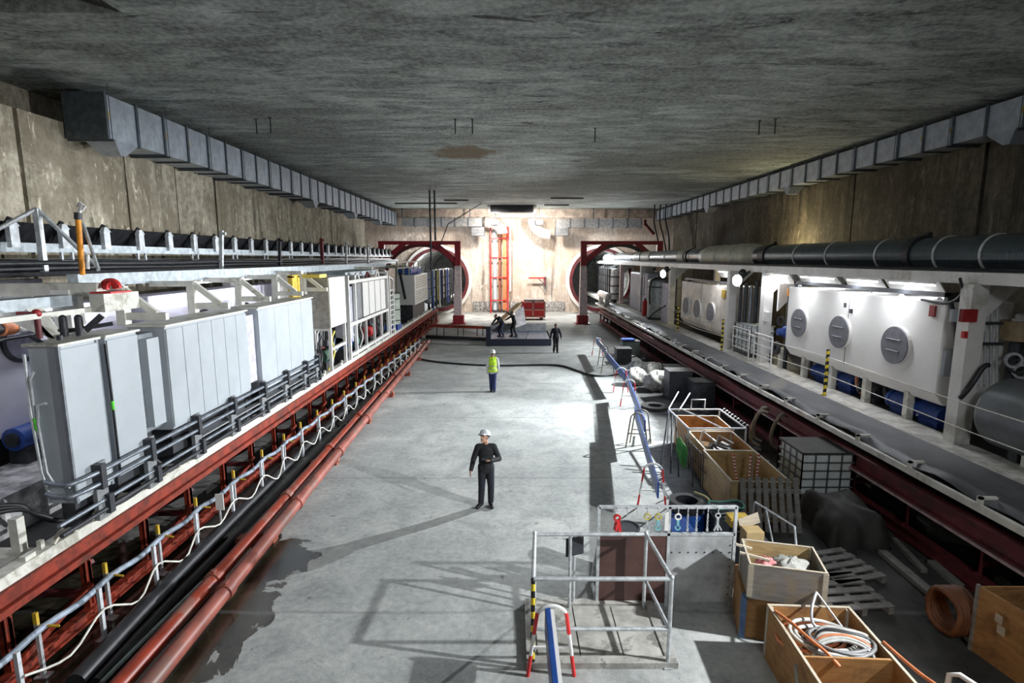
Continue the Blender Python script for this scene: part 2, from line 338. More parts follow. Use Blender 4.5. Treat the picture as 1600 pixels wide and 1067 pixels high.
def thing(name, label, cat, base, group=None):
    """Empty at the base; its parts are modelled in world coordinates and re-based"""
    o = bpy.data.objects.new(name, None); COL.objects.link(o); o.location = base; o.empty_display_size = 0.1
    BASE[o.name] = Vector(base); return tag(o, label, cat, group)
def proto(name):
    """Empty for a thing modelled in its own coordinates"""
    o = bpy.data.objects.new(name, None); COL.objects.link(o); BASE[o.name] = Vector((0, 0, 0)); return o
KIDS = {}
def copy_tree(o, parent=None):
    c = o.copy(); COL.objects.link(c); c.parent = parent
    for ch in [q for q in COL.objects if q.parent == o]: copy_tree(ch, c)
    return c
def place(src, first, loc, rz, label, cat, group=None):
    o = src if first else copy_tree(src)
    o.location = loc; o.rotation_euler = (0, 0, rz); return tag(o, label, cat, group)
def solo(mb, name, mat, label, cat, group=None, base=None, bevel=0):
    """a thing that is one mesh"""
    if base is None:
        lo = Vector((min(p.x for p in mb.v), min(p.y for p in mb.v), min(p.z for p in mb.v))); hi = Vector((max(p.x for p in mb.v), max(p.y for p in mb.v), 0)); base = Vector(((lo.x + hi.x) / 2, (lo.y + hi.y) / 2, lo.z))
    base = Vector(base); mb.v = [p - base for p in mb.v]
    o = mb.build(name, mat, None, bevel); o.location = base; return tag(o, label, cat, group)
def structure(mb, name, mat, parent=None):
    o = mb.build(name, mat, parent)
    if parent is None: o['kind'] = 'structure'
    return o
ORD = ['first', 'second', 'third', 'fourth', 'fifth', 'sixth', 'seventh', 'eighth', 'ninth', 'tenth', 'eleventh', 'twelfth', 'thirteenth', 'fourteenth', 'fifteenth', 'sixteenth', 'seventeenth', 'eighteenth', 'nineteenth', 'twentieth'] + ['twenty-' + q for q in ('first', 'second', 'third', 'fourth', 'fifth', 'sixth', 'seventh', 'eighth', 'ninth')] + ['thirtieth']
def smooth_path(pts, k=8):
    pts = [Vector(p) for p in pts]; out = []
    for i in range(len(pts) - 1):
        p0 = pts[max(i - 1, 0)]; p1 = pts[i]; p2 = pts[i + 1]; p3 = pts[min(i + 2, len(pts) - 1)]
        for j in range(k):
            t = j / k
            out.append(0.5 * ((2 * p1) + (p2 - p0) * t + (2 * p0 - 5 * p1 + 4 * p2 - p3) * t * t + (3 * p1 - p0 - 3 * p2 + p3) * t ** 3))
    return out + [pts[-1]]

# =================================================================== THE HALL
XL, XR, YB, ZC = -12.5, 15.6, 56.4, 10.3
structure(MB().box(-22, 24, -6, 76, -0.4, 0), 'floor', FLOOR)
# ceiling slab with the dark opening at the near left
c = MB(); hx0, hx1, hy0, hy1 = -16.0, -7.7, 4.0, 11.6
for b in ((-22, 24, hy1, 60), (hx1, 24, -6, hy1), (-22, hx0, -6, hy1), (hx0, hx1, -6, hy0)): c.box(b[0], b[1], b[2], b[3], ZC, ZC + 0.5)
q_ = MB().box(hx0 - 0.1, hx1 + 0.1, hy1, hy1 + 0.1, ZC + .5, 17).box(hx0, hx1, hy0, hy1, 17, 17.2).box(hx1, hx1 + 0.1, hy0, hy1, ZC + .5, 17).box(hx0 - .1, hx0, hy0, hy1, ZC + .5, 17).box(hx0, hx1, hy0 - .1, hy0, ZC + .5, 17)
structure(q_, 'ceiling_recess', WRIGHT)  # dark concrete and added depth stand in for the opening's shade
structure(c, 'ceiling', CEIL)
def wall_panels(x, sgn, joints, ztop, gap=0.05):
    m = MB()
    for a, b in zip(joints[:-1], joints[1:]):
        o = random.uniform(-0.03, 0.03)
        m.box(min(x + o, x + sgn * 0.5), max(x + o, x + sgn * 0.5), a + gap, b - gap, 0, ztop)
    m.box(min(x + sgn * 0.12, x + sgn * 0.5), max(x + sgn * 0.12, x + sgn * 0.5), joints[0], joints[-1], 0, ztop); return m
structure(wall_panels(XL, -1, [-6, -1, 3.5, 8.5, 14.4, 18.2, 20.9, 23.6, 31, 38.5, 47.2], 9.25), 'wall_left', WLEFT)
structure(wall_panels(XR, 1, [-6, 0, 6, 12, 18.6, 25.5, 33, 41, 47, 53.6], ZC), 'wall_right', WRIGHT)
structure(MB().box(-14.2, -14, -6, 47.2, 9.25, ZC).box(-14.2, XL - 0.45, -6, 47.2, 9.05, 9.25).box(-18, XL - .4, 47.0, 47.2, 0, ZC).box(-18.2, -18, 47, YB, 0, ZC), 'wall_left_recess', WLEFT)
structure(MB().box(16.1, 21, 53.4, 53.6, 0, ZC).box(21, 21.2, 53.4, YB, 0, ZC), 'wall_right_recess', WBACK)
structure(MB().box(-22, 24, -6.2, -6, 0, ZC), 'wall_rear', WRIGHT)
# end wall with the two round tunnel mouths
TL, TR, TZ, TRAD = -7.6, 9.05, 3.35, 3.2
def end_wall():
    bm = bmesh.new(); n = 48; hw = 3.6
    def vert(x, z, y): return bm.verts.new((x, y, z))
    def hole(cx):
        for y in (YB, YB + 0.5):
            ring = [vert(cx + TRAD * math.cos(2 * PI * i / n), TZ + TRAD * math.sin(2 * PI * i / n), y) for i in range(n)]
            outer = []
            for i in range(n):
                t = 2 * PI * i / n; k = hw / max(abs(math.cos(t)), abs(math.sin(t)))
                outer.append(vert(cx + k * math.cos(t), min(max(TZ + k * math.sin(t), 0), 9), y))
            for i in range(n): bm.faces.new((ring[i], ring[(i + 1) % n], outer[(i + 1) % n], outer[i]))
    for cx in (TL, TR): hole(cx)
    def q(x0, x1, z0, z1): bm.faces.new((vert(x0, z0, YB), vert(x1, z0, YB), vert(x1, z1, YB), vert(x0, z1, YB)))
    top = TZ + hw
    q(-18.2, TL - hw, 0, top); q(TL + hw, TR - hw, 0, top); q(TR + hw, 21.2, 0, top); q(-18.2, 21.2, top, ZC)
    me = bpy.data.meshes.new('wall_back'); bm.normal_update(); bm.to_mesh(me); bm.free(); me.materials.append(WBACK)
    o = bpy.data.objects.new('wall_back', me); COL.objects.link(o); o['kind'] = 'structure'
end_wall()
for i, cx in enumerate((TL, TR)):
    m = MB(); n = 48
    vs = [(cx + TRAD * math.cos(2 * PI * k / n), y, TZ + TRAD * math.sin(2 * PI * k / n)) for y in (YB, 76) for k in range(n)]
    m.add(vs, [(k, (k + 1) % n, n + (k + 1) % n, n + k) for k in range(n)], True); m.add(vs[n:], [tuple(range(n))])
    for y in range(58, 76, 2): m.disc_ring((cx, y, TZ), (0, 1, 0), TRAD - 0.12, TRAD + .02, 0.12, 48)
    structure(m, 'trim_%d' % (i + 2), LINING)
    s = MB().disc_ring((cx, YB - 0.35, TZ), (0, 1, 0), TRAD - 0.02, TRAD + 0.34, 0.6, 56)
    side = ('left', 'right')[i]
    t = thing('portal_ring', 'pale flanged ring around the %s tunnel mouth in the end wall' % side, 'tunnel ring', (cx, YB - .35, 0), 'tunnel mouth rings')
    s.build('ring', WHITE2, t); MB().disc_ring((cx, YB - 0.75, TZ), (0, 1, 0), TRAD - 0.3, TRAD + 0.02, 0.08, 56).build('rubber_seal', REDD, t)
# plinth of rough sprayed concrete along the foot of the end wall
m = MB()
for k in range(18):
    x0 = -3.9 + k * 0.52; m.ball((x0 + .26, YB - 0.05, 0.55), (0.32, 0.16, 0.62), 10)
m.box(-4, 5.4, YB - 0.14, YB, 0, 1.1)
structure(m, 'trim_1', SHOT)
# beam and ledge where the ceiling meets the end wall
structure(MB().box(-18, 21, 54.6, 55.2, 9.45, ZC).box(-18, 21, 55.2, YB, 9.9, ZC), 'trim_4', M('pale_beam_concrete', (0.42, 0.35, 0.30), 0.85, 0, 2, 0.3))

# ------------------------------------------------------------------ ventilation ducts under the ceiling
def ceiling_duct(label, p0, p1, wdt, hgt, seg, vents, side):
    p0 = Vector(p0); p1 = Vector(p1); L = (p1 - p0).length; n = int(L / seg); seg = L / n; d = (p1 - p0).normalized()
    t = proto('ventilation_duct'); tag(t, label, 'air duct', 'rectangular ceiling ducts')
    t.location = p0; t.rotation_euler = (math.asin(d.z), 0, math.atan2(-d.x, d.y))
    s0 = MB().box(-wdt / 2, wdt / 2, 0.03, seg - 0.03, -hgt / 2, hgt / 2)
    s0.box(-wdt / 2 - .004, wdt / 2 + .004, seg * .62, seg * .62 + 0.02, -hgt / 2 - .004, hgt / 2 + .004)
    a = s0.build('duct_section', GALV, t)
    fl = MB().box(-wdt / 2 - 0.045, wdt / 2 + 0.045, -0.045, 0.045, -hgt / 2 - 0.045, hgt / 2 + 0.045).build('duct_flange', GALVD, t)
    st = MB().box(-wdt / 2 - .012, -wdt / 2, 0.06, 0.13, -0.06, 0.14).box(wdt / 2, wdt / 2 + .012, 0.06, 0.13, -0.06, 0.14)
    rods = MB().cyl((-wdt / 2 - .06, 0.1, -hgt / 2 - .05), (-wdt / 2 - .06, 0.1, hgt / 2 + 0.55), 0.012, n=6).cyl((wdt / 2 + .06, 0.1, -hgt / 2 - .05), (wdt / 2 + .06, 0.1, hgt / 2 + 0.55), 0.012, n=6).box(-wdt / 2 - .1, wdt / 2 + .1, 0.07, 0.13, -hgt / 2 - .08, -hgt / 2 - .04).build('hanger', GALVD, t)
    sticker = st.build('yellow_label', YEL, t)
    vn = MB()
    y0, zz = 0.25, -hgt / 2
    vn.add([(-.3 * wdt, y0, zz), (.5 * wdt, y0, zz), (.5 * wdt, y0 + 1.0, zz), (-.3 * wdt, y0 + 1.0, zz), (.05 * wdt, y0 + .12, zz - .42), (.5 * wdt + .05, y0 + .12, zz - .42), (.5 * wdt + .05, y0 + .32, zz - .42), (.05 * wdt, y0 + .32, zz - .42)],
           [(0, 1, 2, 3), (0, 1, 5, 4), (1, 2, 6, 5), (2, 3, 7, 6), (3, 0, 4, 7), (4, 5, 6, 7)])
    vo = vn.build('outlet_hood', GALV, t)
    if side < 0:
        for q in vo.data.vertices: q.co.x = q.co.x
    else:
        for q in vo.data.vertices: q.co.x = -q.co.x
    def dup(o, y):
        c_ = o.copy(); COL.objects.link(c_); c_.parent = t; c_.location = (0, y, 0)
    for k in range(1, n):
        dup(a, k * seg); dup(fl, k * seg)
        if k % 2 == 0: dup(rods, k * seg)
        if k in (2, 3, 7): dup(sticker, k * seg)
    dup(fl, n * seg)
    for v_ in vents: dup(vo, v_)
ceiling_duct('long galvanised air duct of flanged sections along the top of the left wall', (-11.85, 15.9, 9.43), (-11.75, 54.2, 9.28), 1.1, 1.16, 1.24, (15.5, 23.5, 31), -1)
ceiling_duct('long galvanised air duct of flanged sections along the top of the right wall', (15.0, 16.2, 9.66), (14.55, 54.3, 9.66), 0.9, 0.86, 1.27, (12.5, 24), 1)
# cross ducts and their grilles in front of the end wall
for i, (xa, xb, z) in enumerate(((-10.6, -2.9, 8.95), (4.2, 12.4, 8.85))):
    side = ('left', 'right')[i]
    t = thing('cross_duct', 'grey rectangular duct running across the end wall from the %s ceiling duct' % side, 'air duct', ((xa + xb) / 2, 53.6, z), 'cross ducts on the end wall')
    n = 6
    for k in range(n):
        x0 = xa + (xb - xa) * k / n; x1 = xa + (xb - xa) * (k + 1) / n
        MB().box(x0 + .03, x1 - .03, 53.2, 54.0, z - .4, z + .4).build('duct_section', M('dull_duct_steel', (0.22, 0.22, 0.22), 0.5, .4), t)
        MB().box(x1 - .04, x1 + .04, 53.14, 54.06, z - .46, z + .46).build('duct_flange', GALVD, t)
    MB().box(xa + (3.6 if i else 0), xa + (3.68 if i else .08), 53.5, 53.6, z + .4, 10.3).box(xb - 1.2, xb - 1.12, 53.5, 53.6, z + .4, 10.3).build('hanger', GALVD, t)
for i, x in enumerate((-3.3, 4.8)):
    side = ('left', 'right')[i]
    t = thing('vent_box', 'dark square grille box below the %s cross duct, near the lit elbow ducts' % side, 'vent', (x, 53.3, 7.75), 'grille boxes on the end wall')
    MB().box(x - .65, x + .65, 53.25, 53.7, 7.65, 8.5).build('housing', CHAR, t)
    f = MB()
    for k in range(7): f.box(x - .58, x + .58, 53.2, 53.26, 7.72 + k * .11, 7.77 + k * .11)
    f.build('grille', MIDG, t)
for i, (x, s) in enumerate(((-1.25, 1), (2.75, -1))):
    t = thing('elbow_duct', ('shiny curved elbow duct left of the orange riser pipes', 'shiny curved elbow duct right of the riser, above the small red jib')[i], 'air duct', (x, 53.8, 8.2), 'curved elbow ducts')
    pts = [(x - s * 1.3 + s * 1.5 * math.sin(a) * 1.0, 53.8, 9.0 - 1.3 * (1 - math.cos(a)) * .8) for a in [k * PI / 2 / 10 for k in range(11)]]
    if i == 0: pts = [(-2.6 + 1.7 * math.sin(k * PI / 20), 53.9, 9.0 - 1.1 * (1 - math.cos(k * PI / 20))) for k in range(11)]
    else: pts = [(2.0 + 1.7 * (1 - math.cos(k * PI / 20)), 53.9, 9.3 - 1.5 * math.sin(k * PI / 20)) for k in range(11)]
    MB().tube(pts, .5, 18).build('bend', M('bright_flexible_duct', (0.7, 0.68, 0.66), 0.3, .6), t)
    r_ = MB()
    for k in range(1, 10, 2):
        d = Vector(pts[k + 1]) - Vector(pts[k - 1]); r_.disc_ring(pts[k], d, .5, .535, .04, 20)
    r_.build('ring_seam', TUBEG, t)
    MB().bar((pts[4][0], 53.85, pts[4][2] + .4), (pts[4][0], 53.85, ZC), .05).build('hanger', GALVD, t)
for i, (x, z) in enumerate(((-1.6, 8.9), (2.6, 8.9))):
    t = thing('floodlight', ('lit floodlight over the left elbow duct on the end wall', 'lit floodlight over the right elbow duct on the end wall')[i], 'lamp', (x, 52.6, z - .2), 'floodlights on the end wall')
    MB().box(x - .35, x + .35, 52.55, 52.75, z - .22, z + .22).build('housing', CHAR, t)
    MB().box(x - .3, x + .3, 52.5, 52.56, z - .18, z + .18).build('lens', GLOW, t)
    MB().bar((x, 52.7, z + .2), (x, 52.7, 10.3), .05).build('bracket', DARK, t)
# dark ventilator slung under the ceiling in front of the end wall
t = thing('air_handling_box', 'wide dark box slung under the ceiling in the middle, with pale end brackets', 'ventilator', (0, 51, 9.4))
MB().box(-1.95, 1.95, 50.6, 51.8, 9.68, ZC - .02).build('housing', CHAR, t, .03)
for x in (-2.1, 2.1): MB().prism([(x - .14, 10.3), (x + .14, 10.3), (x + .1, 9.6), (x - .02, 9.6)], 'xz', 50.7, 51.1).build('bracket', WHITE2, t)
for i, (x, y, s) in enumerate(((-7.5, 48.5, 2.7), (4.0, 50, 1.1), (-4.6, 46, 1.0), (4.4, 44.5, 1.3))):
    solo(MB().box(x - s, x + s, y, y + .55, ZC - .09, ZC), 'ceiling_plate', CHAR, ('long dark plate on the ceiling above the left portal', 'short dark plate on the ceiling right of the slung box', 'small dark plate on the ceiling left of the slung box', 'dark plate on the ceiling nearest in front of the right portal')[i], 'plate', 'dark ceiling plates')
rod_px = [(400, 186), (422, 184), (711, 186), (738, 186), (1187, 188), (1212, 186), (930, 200)]
for i, (px, py) in enumerate(rod_px):
    p = at(px, py, z=ZC)
    solo(MB().cyl((p.x, p.y, ZC), (p.x, p.y, ZC - .5), .022, n=6).box(p.x - .05, p.x + .05, p.y - .05, p.y + .05, ZC - .02, ZC), 'hanging_rod', DARK, '%s short dark rod hanging from the ceiling, counted from the left' % ORD[[0, 1, 2, 3, 5, 6, 4][i]], 'rod', 'rods under the ceiling')

# ------------------------------------------------------------------ end wall: riser, skip, jib
t = thing('pipe_riser', 'orange and pale pipes rising up the end wall between red ladder rails', 'pipes', (-1.0, 55.6, 0))
MB().box(-.95, -.55, 55.5, 55.9, .3, 8.1).build('orange_pipe', ORGP, t)
MB().cyl((-1.25, 55.7, .3), (-1.25, 55.7, 8.2), .12).build('brown_pipe', M('rust_pipe', (0.28, 0.10, 0.06), .6), t)
MB().cyl((-1.75, 55.7, .3), (-1.75, 55.7, 8.4), .2).build('pale_blue_pipe', M('pale_blue_pipe', (0.55, 0.66, 0.72), .45), t)
MB().cyl((-.2, 55.8, 2.2), (-.2, 55.8, 8.6), .12).build('white_pipe', WHITE2, t)
l = MB()
for x in (-2.15, -.42): l.box(x - .07, x + .07, 55.35, 55.5, 0, 8.7)
for z in (1.3, 3.6, 5.6, 7.5): l.box(-2.15, -.42, 55.35, 55.45, z - .05, z + .05)
l.build('ladder_rail', BRED, t)
t = thing('red_skip', 'bright red ribbed steel skip standing before the end wall', 'skip', (1.9, 49.5, 0))
MB().box(.85, 2.95, 48.9, 50.3, .3, 1.62).build('body', BRED, t)
r_ = MB()
for x in (.85, 1.9, 2.95): r_.box(x - .07, x + .07, 48.82, 48.92, .25, 1.68)
for z in (.3, .95, 1.62): r_.box(.8, 3.0, 48.82, 48.92, z - .06, z + .06)
r_.build('rib', M('pink_worn_rib', (.7, .33, .30), .5), t)
MB().box(1.0, 1.25, 49, 50.2, 0, .3).box(2.55, 2.8, 49, 50.2, 0, .3).build('skid', REDD, t)
MB().box(1.1, 2.9, 48.95, 50.2, 1.68, 1.85).build('lid', MIDG, t)
t = thing('jib_arm', 'small red jib arm on the end wall above the red skip', 'jib', (3.3, 55.9, 2.9))
MB().bar((1.7, 55.6, 3.55), (3.4, 55.6, 3.55), .14).build('arm', BRED, t); MB().bar((3.35, 55.6, 2.7), (3.35, 55.6, 3.6), .14).bar((2.7, 55.6, 3.5), (3.35, 55.6, 2.85), .08).build('brace', REDD, t); MB().box(3.2, 3.5, 55.6, YB, 2.6, 3.7).build('wall_plate', MIDG, t)

# ------------------------------------------------------------------ red portal frames in front of the tunnels
def portal(cx, side, label):
    y = 46.2; t = thing('steel_portal', label, 'steel frame', (cx, y, 0), 'red portal frames')
    inn = cx + (3.05 if side == 'left' else -3.05); out = cx + (-3.3 if side == 'left' else 3.3); s = 1 if side == 'left' else -1
    zt = 6.95
    MB().box(min(inn, out) - .25, max(inn, out) + .25, y - .2, y + .2, zt - .3, zt).build('lintel', MAROON, t)
    for x in (inn, out):
        MB().box(x - .24, x + .24, y - .22, y + .22, 4.9, zt - .3).build('upper_post', MAROON, t)
        w0, w1 = .25, .40
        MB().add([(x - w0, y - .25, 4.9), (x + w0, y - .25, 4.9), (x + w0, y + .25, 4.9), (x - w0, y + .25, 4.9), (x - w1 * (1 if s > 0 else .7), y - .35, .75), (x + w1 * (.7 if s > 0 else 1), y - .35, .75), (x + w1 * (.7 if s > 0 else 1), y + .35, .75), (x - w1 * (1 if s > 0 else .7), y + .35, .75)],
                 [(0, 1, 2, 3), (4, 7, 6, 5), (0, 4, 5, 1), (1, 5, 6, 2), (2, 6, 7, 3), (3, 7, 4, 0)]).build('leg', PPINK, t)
        MB().box(x - .45, x + .45, y - .45, y + .45, 0, .75).box(x - .6, x + .6, y - .6, y + .6, 0, .08).build('foot', MAROON, t)
        k = 1 if x > cx else -1
        MB().prism([(x - k * .2, zt - 1.9), (x - k * .2, zt - 1.35), (x - k * 1.5, zt - .28), (x - k * 2.1, zt - .28)], 'xz', y - .12, y + .12).build('gusset', MAROON, t)
    MB().disc_ring((cx, y + .05, TZ + .1), (0, 1, 0), TRAD - .18, TRAD + .14, .3, 30, R(20), R(160)).build('arch', REDD if side == 'left' else CHAR, t)
portal(TL, 'left', 'dark red steel portal frame with pale legs in front of the left tunnel')
portal(TR, 'right', 'dark red steel portal frame with pale legs in front of the right tunnel')

# =================================================================== LEFT MACHINE: red support, gantry
XG = -6.45
t = thing('rail_support', 'long red steel support trestle on posts below the cream edge of the left machine', 'steel trestle', (XG - .6, 25, 0))
MB().ibeam((XG, 3.5, 1.245), (XG, 47, 1.245), .27, .2, .03).build('top_beam', REDS, t)
MB().bar((XG + .03, 3.5, 1.07), (XG + .03, 47, 1.07), .12, .07).build('lower_flange', REDS, t)
MB().ibeam((XG - 1.5, 3.5, 1.17), (XG - 1.5, 47, 1.17), .42, .2, .035).build('rear_beam', REDD, t)
MB().ibeam((XG + .02, 3.5, .16), (XG + .02, 47, .16), .18, .14, .03).build('bottom_rail', REDS, t)
y = 5.0; k = 0
while y < 46:
    MB().ibeam((XG, y, 0.34), (XG, y, 1.035), .13, .12, .02).bar((XG - .02, y, 0), (XG - .02, y, 1.035), .1, .11).box(XG - .12, XG + .12, y - .1, y + .1, 0, .03).build('post', REDS, t)
    if k % 2 == 0:
        MB().bar((XG - 1.5, y, 0), (XG - 1.5, y, .96), .12).build('rear_post', REDD, t)
        MB().bar((XG - 1.5, y, .45), (XG, y, .45), .09).bar((XG, y + .12, .9), (XG - 1.4, y + .12, .1), .06).build('tie', REDD, t)
    else: MB().bar((XG + .05, y, .3), (XG + .05, y + 1.3, .62), .05, .09).build('brace', REDS, t)
    y += 1.32; k += 1

t = thing('backup_gantry', 'long cream steel gantry of the left machine with deck and overhead frame', 'machine gantry', (-8, 30, 1.36))
eb = MB().box(-6.55, -6.33, 3, 66, 1.43, 1.58).box(-6.5, -6.4, 3, 66, 1.38, 1.43); eb.build('edge_beam', CREAM, t)
MB().box(-9.4, -6.55, 3, 66, 1.38, 1.44).build('deck', GRATE, t)
MB().box(-9.6, -9.4, 3, 66, 1.2, 1.6).build('rear_beam', CREAM, t)
for k in range(22):
    y = 6.6 + k * 1.9
    MB().box(-6.45, -6.36, y, y + .16, 1.58, 1.64).build('clamp_plate', CREAM, t); MB().box(-6.47, -6.41, y + .3, y + .36, 1.58, 1.7).build('stop_lug', CREAM, t)
# overhead longitudinal beams and transverse brackets above the cabinets
MB().box(-8.05, -7.85, 9.9, 34, 4.98, 5.22).build('top_beam', M('pale_blue_grey_paint', (0.50, 0.56, 0.60), .5), t)
MB().box(-7.7, -7.35, 7.0, 9.2, 4.72, 4.9).build('cantilever_beam', M('pale_blue_grey_paint', (0, 0, 0)), t)
MB().box(-7.12, -6.98, 7.2, 9.6, 4.62, 4.7).build('upper_flange', CREAM, t)
for k, y in enumerate((9.9, 12.1, 14.2, 16.4, 18.6)):
    x0, x1 = -7.1, -6.3
    b = MB(); b.bar((x0, y, 4.3), (x0, y, 5.0), .16); b.bar((x0 - .9, y, 4.95), (x0 + .1, y, 4.95), .12); b.build('upright', CREAM, t)
    MB().bar((x0, y, 4.46), (x1, y, 4.46), .1, .13).build('arm', CREAM, t)
    MB().bar((x0 + .05, y, 4.95), (x1 - .2, y, 4.5), .08, .12).build('brace', CREAM, t)
for k, y in enumerate((9.3, 18.3, 27.5, 36.5)):
    MB().bar((-7.6, y, 1.44), (-7.6, y, 4.98), .3).build('column', WHITE, t)
    MB().bar((-9.5, y, 4.98), (-7.0, y, 4.98), .22).build('cross_beam', CREAM, t)
    MB().bar((-9.5, y, 1.44), (-9.5, y, 4.98), .26).build('column', WHITE, t)
MB().prism([(-8.0, 4.75), (-7.35, 4.75), (-6.95, 4.1), (-6.95, 4.28), (-7.3, 4.4)], 'xz', 8.2, 8.5).build('knee_gusset', CREAM, t)
MB().box(-6.99, -6.75, 9.0, 9.85, 4.62, 4.92).build('shackle_beam', CREAM, t)
MB().box(-7.3, -6.7, 6.6, 7.1, 1.44, 1.5).build('stool_top', CREAM, t)
for dx, y in ((-7.2, 6.75), (-6.75, 6.95)): MB().bar((dx, y, 1.44), (dx, y, 2.02), .12).box(dx - .12, dx + .12, y - .12, y + .12, 1.44, 1.47).build('stool_leg', CREAM, t)

# red lifting shackle on the beam
t = thing('lifting_lug', 'red lifting lug bolted on the cream beam above the cabinets', 'lifting lug', (-6.87, 9.35, 4.92))
MB().box(-7.05, -6.7, 9.1, 9.6, 4.92, 4.95).build('plate', BRED, t)
MB().disc_ring((-6.87, 9.35, 5.0), (0, 1, 0), .07, .17, .07, 14, 0, PI).disc_ring((-6.87, 9.35, 4.98), (1, 0, 0), .08, .15, .07, 14, 0, PI).build('ring', BRED, t)

# grey cabinets along the edge
def cabinet(label, y0, y1, x0, x1, z0, z1, seams, lid=True, name='electrical_cabinet', mat=None, grp='grey cabinets on the left machine'):
    mat = mat or CAB; t = thing(name, label, 'cabinet', ((x0 + x1) / 2, (y0 + y1) / 2, 1.44), grp)
    MB().box(x0, x1, y0, y1, z0, z1).build('body', mat, t, .012)
    n = seams
    for k in range(n):
        a = y0 + (y1 - y0) * k / n; b = y0 + (y1 - y0) * (k + 1) / n
        MB().box(x1, x1 + .022, a + .008, b - .008, z0 + .06, z1 - .05).build('door' if n > 1 else 'front_panel', mat, t, .006)
    if lid: MB().box(x0 - .04, x1 + .05, y0 - .05, y1 + .03, z1, z1 + .035).build('lid', CREAM, t)
    MB().box(x0 + .1, x1 - .12, y0 + .1, y1 - .1, 1.44, z0).build('base_frame', CHAR, t)
    return t
XF = -6.28
cA = cabinet('tall grey cabinet nearest the camera, with cables down its dark end', 7.42, 8.12, -6.70, XF, 2.0, 4.30, 1)
MB().tube([(-6.70, 7.36, 4.2), (-6.70, 7.34, 3.4), (-6.66, 7.34, 2.5), (-6.60, 7.34, 2.2), (-6.42, 7.34, 2.12)], .022, 6).tube([(-6.60, 7.36, 3.95), (-6.66, 7.35, 3.85), (-6.66, 7.35, 3.0)], .02, 6).tube([(-6.50, 7.38, 3.5), (-6.60, 7.35, 3.48), (-6.63, 7.35, 3.2), (-6.60, 7.35, 2.5), (-6.50, 7.35, 2.3), (-6.30, 7.35, 2.28)], .022, 6).build('cable', TUBEG, cA)
MB().cyl((-6.66, 7.35, 3.12), (-6.66, 7.35, 3.3), .026, n=8).build('green_tape', M('green_tape', (.12, .7, .05), .5), cA)
MB().box(-6.31, -6.262, 7.40, 7.45, 2.0, 4.3).box(-6.31, -6.262, 8.09, 8.14, 2.0, 4.3).build('corner_trim', CABD, cA)
MB().cyl((-6.6, 7.55, 4.33), (-6.75, 7.55, 4.42), .03).cyl((-6.55, 7.8, 4.33), (-6.55, 7.8, 4.4), .04).build('lifting_eye', DARK, cA)
cB = cabinet('narrow grey cabinet, second from the camera, with a black cable down its edge', 8.3, 9.0, -6.8, XF, 2.05, 4.30, 1)
MB().tube([(-6.27, 8.28, 4.2), (-6.25, 8.27, 3.4), (-6.25, 8.27, 2.1)], .018, 6).build('cable', BLACK, cB)
MB().cyl((-6.25, 8.27, 3.16), (-6.25, 8.27, 3.3), .024, n=8).build('green_tape', M('green_tape', (0, 0, 0)), cB)
cC = cabinet('longest grey cabinet of seven door panels in the left row', 9.75, 12.75, -6.95, XF, 2.35, 4.28, 6)
t = thing('junction_box', 'slim grey junction box in the recess before the longest grey cabinet', 'box', (-6.65, 9.4, 1.44))
MB().box(-6.9, -6.45, 9.22, 9.72, 2.45, 4.2).build('body', CABD, t, .01); MB().box(-6.45, -6.32, 9.3, 9.62, 2.55, 4.12).build('door', CAB, t); MB().box(-6.8, -6.6, 9.3, 9.6, 1.44, 2.45).build('base_frame', CHAR, t)
cD = cabinet('grey cabinet of four door panels at the far end of the left row', 13.35, 17.0, -6.95, XF, 2.2, 4.28, 4)
t = thing('grey_screen', 'pale lilac panel recessed between the two long grey cabinets', 'panel', (-6.7, 13.05, 1.44))
MB().box(-6.7, -6.36, 12.80, 13.3, 2.5, 4.15).build('panel', M('lilac_panel', (0.55, 0.53, 0.66), .45), t, .01); MB().box(-6.7, -6.5, 12.9, 13.2, 1.44, 2.5).build('leg', DARK, t)

# conduits running in front of the cabinets
def conduit(label, pts, r, mat=PIPEG): solo(MB().tube(smooth_path(pts, 4) if len(pts) > 2 else pts, r, 10), 'conduit_pipe', mat, label, 'pipe', 'conduits below the cabinets')
conduit('uppermost grey conduit along the foot of the grey cabinets', [(-6.6, 7.3, 2.38), (-6.4, 7.26, 2.36), (-6.17, 7.4, 2.36), (-6.16, 9, 2.36), (-6.16, 13, 2.36), (-6.16, 17.1, 2.36)], .034)
conduit('second grey conduit from the top, along the foot of the grey cabinets', [(-6.6, 7.3, 2.2), (-6.4, 7.26, 2.18), (-6.17, 7.4, 2.18), (-6.16, 9, 2.18), (-6.16, 13, 2.18), (-6.16, 17.1, 2.18)], .034)
conduit('third grey conduit from the top, running just above the cream edge beam', [(-6.22, 7.0, 1.86), (-6.22, 17.2, 1.86)], .03)
conduit('lowest grey conduit, closest to the cream edge beam of the left machine', [(-6.2, 7.0, 1.72), (-6.2, 17.2, 1.72)], .034, DARK)
ys = [7.75, 8.9, 10.3, 11.7, 13.2, 14.6, 16.0, 17.0]
for i, y in enumerate(ys):
    t = thing('pipe_bracket', 'dark clamp bracket on the cabinet conduits, %s from the camera' % ORD[i], 'bracket', (-6.2, y, 1.58), 'clamp brackets on the conduits')
    MB().box(-6.24, -6.1, y - .05, y + .05, 2.09, 2.47).build('upper_clamp', CHAR, t)
    MB().box(-6.28, -6.14, y + .1, y + .2, 1.64, 1.94).build('lower_clamp', CHAR, t)
    MB().box(-6.29, -6.22, y - .03, y + .2, 1.58, 2.47).build('upright', MIDG, t)
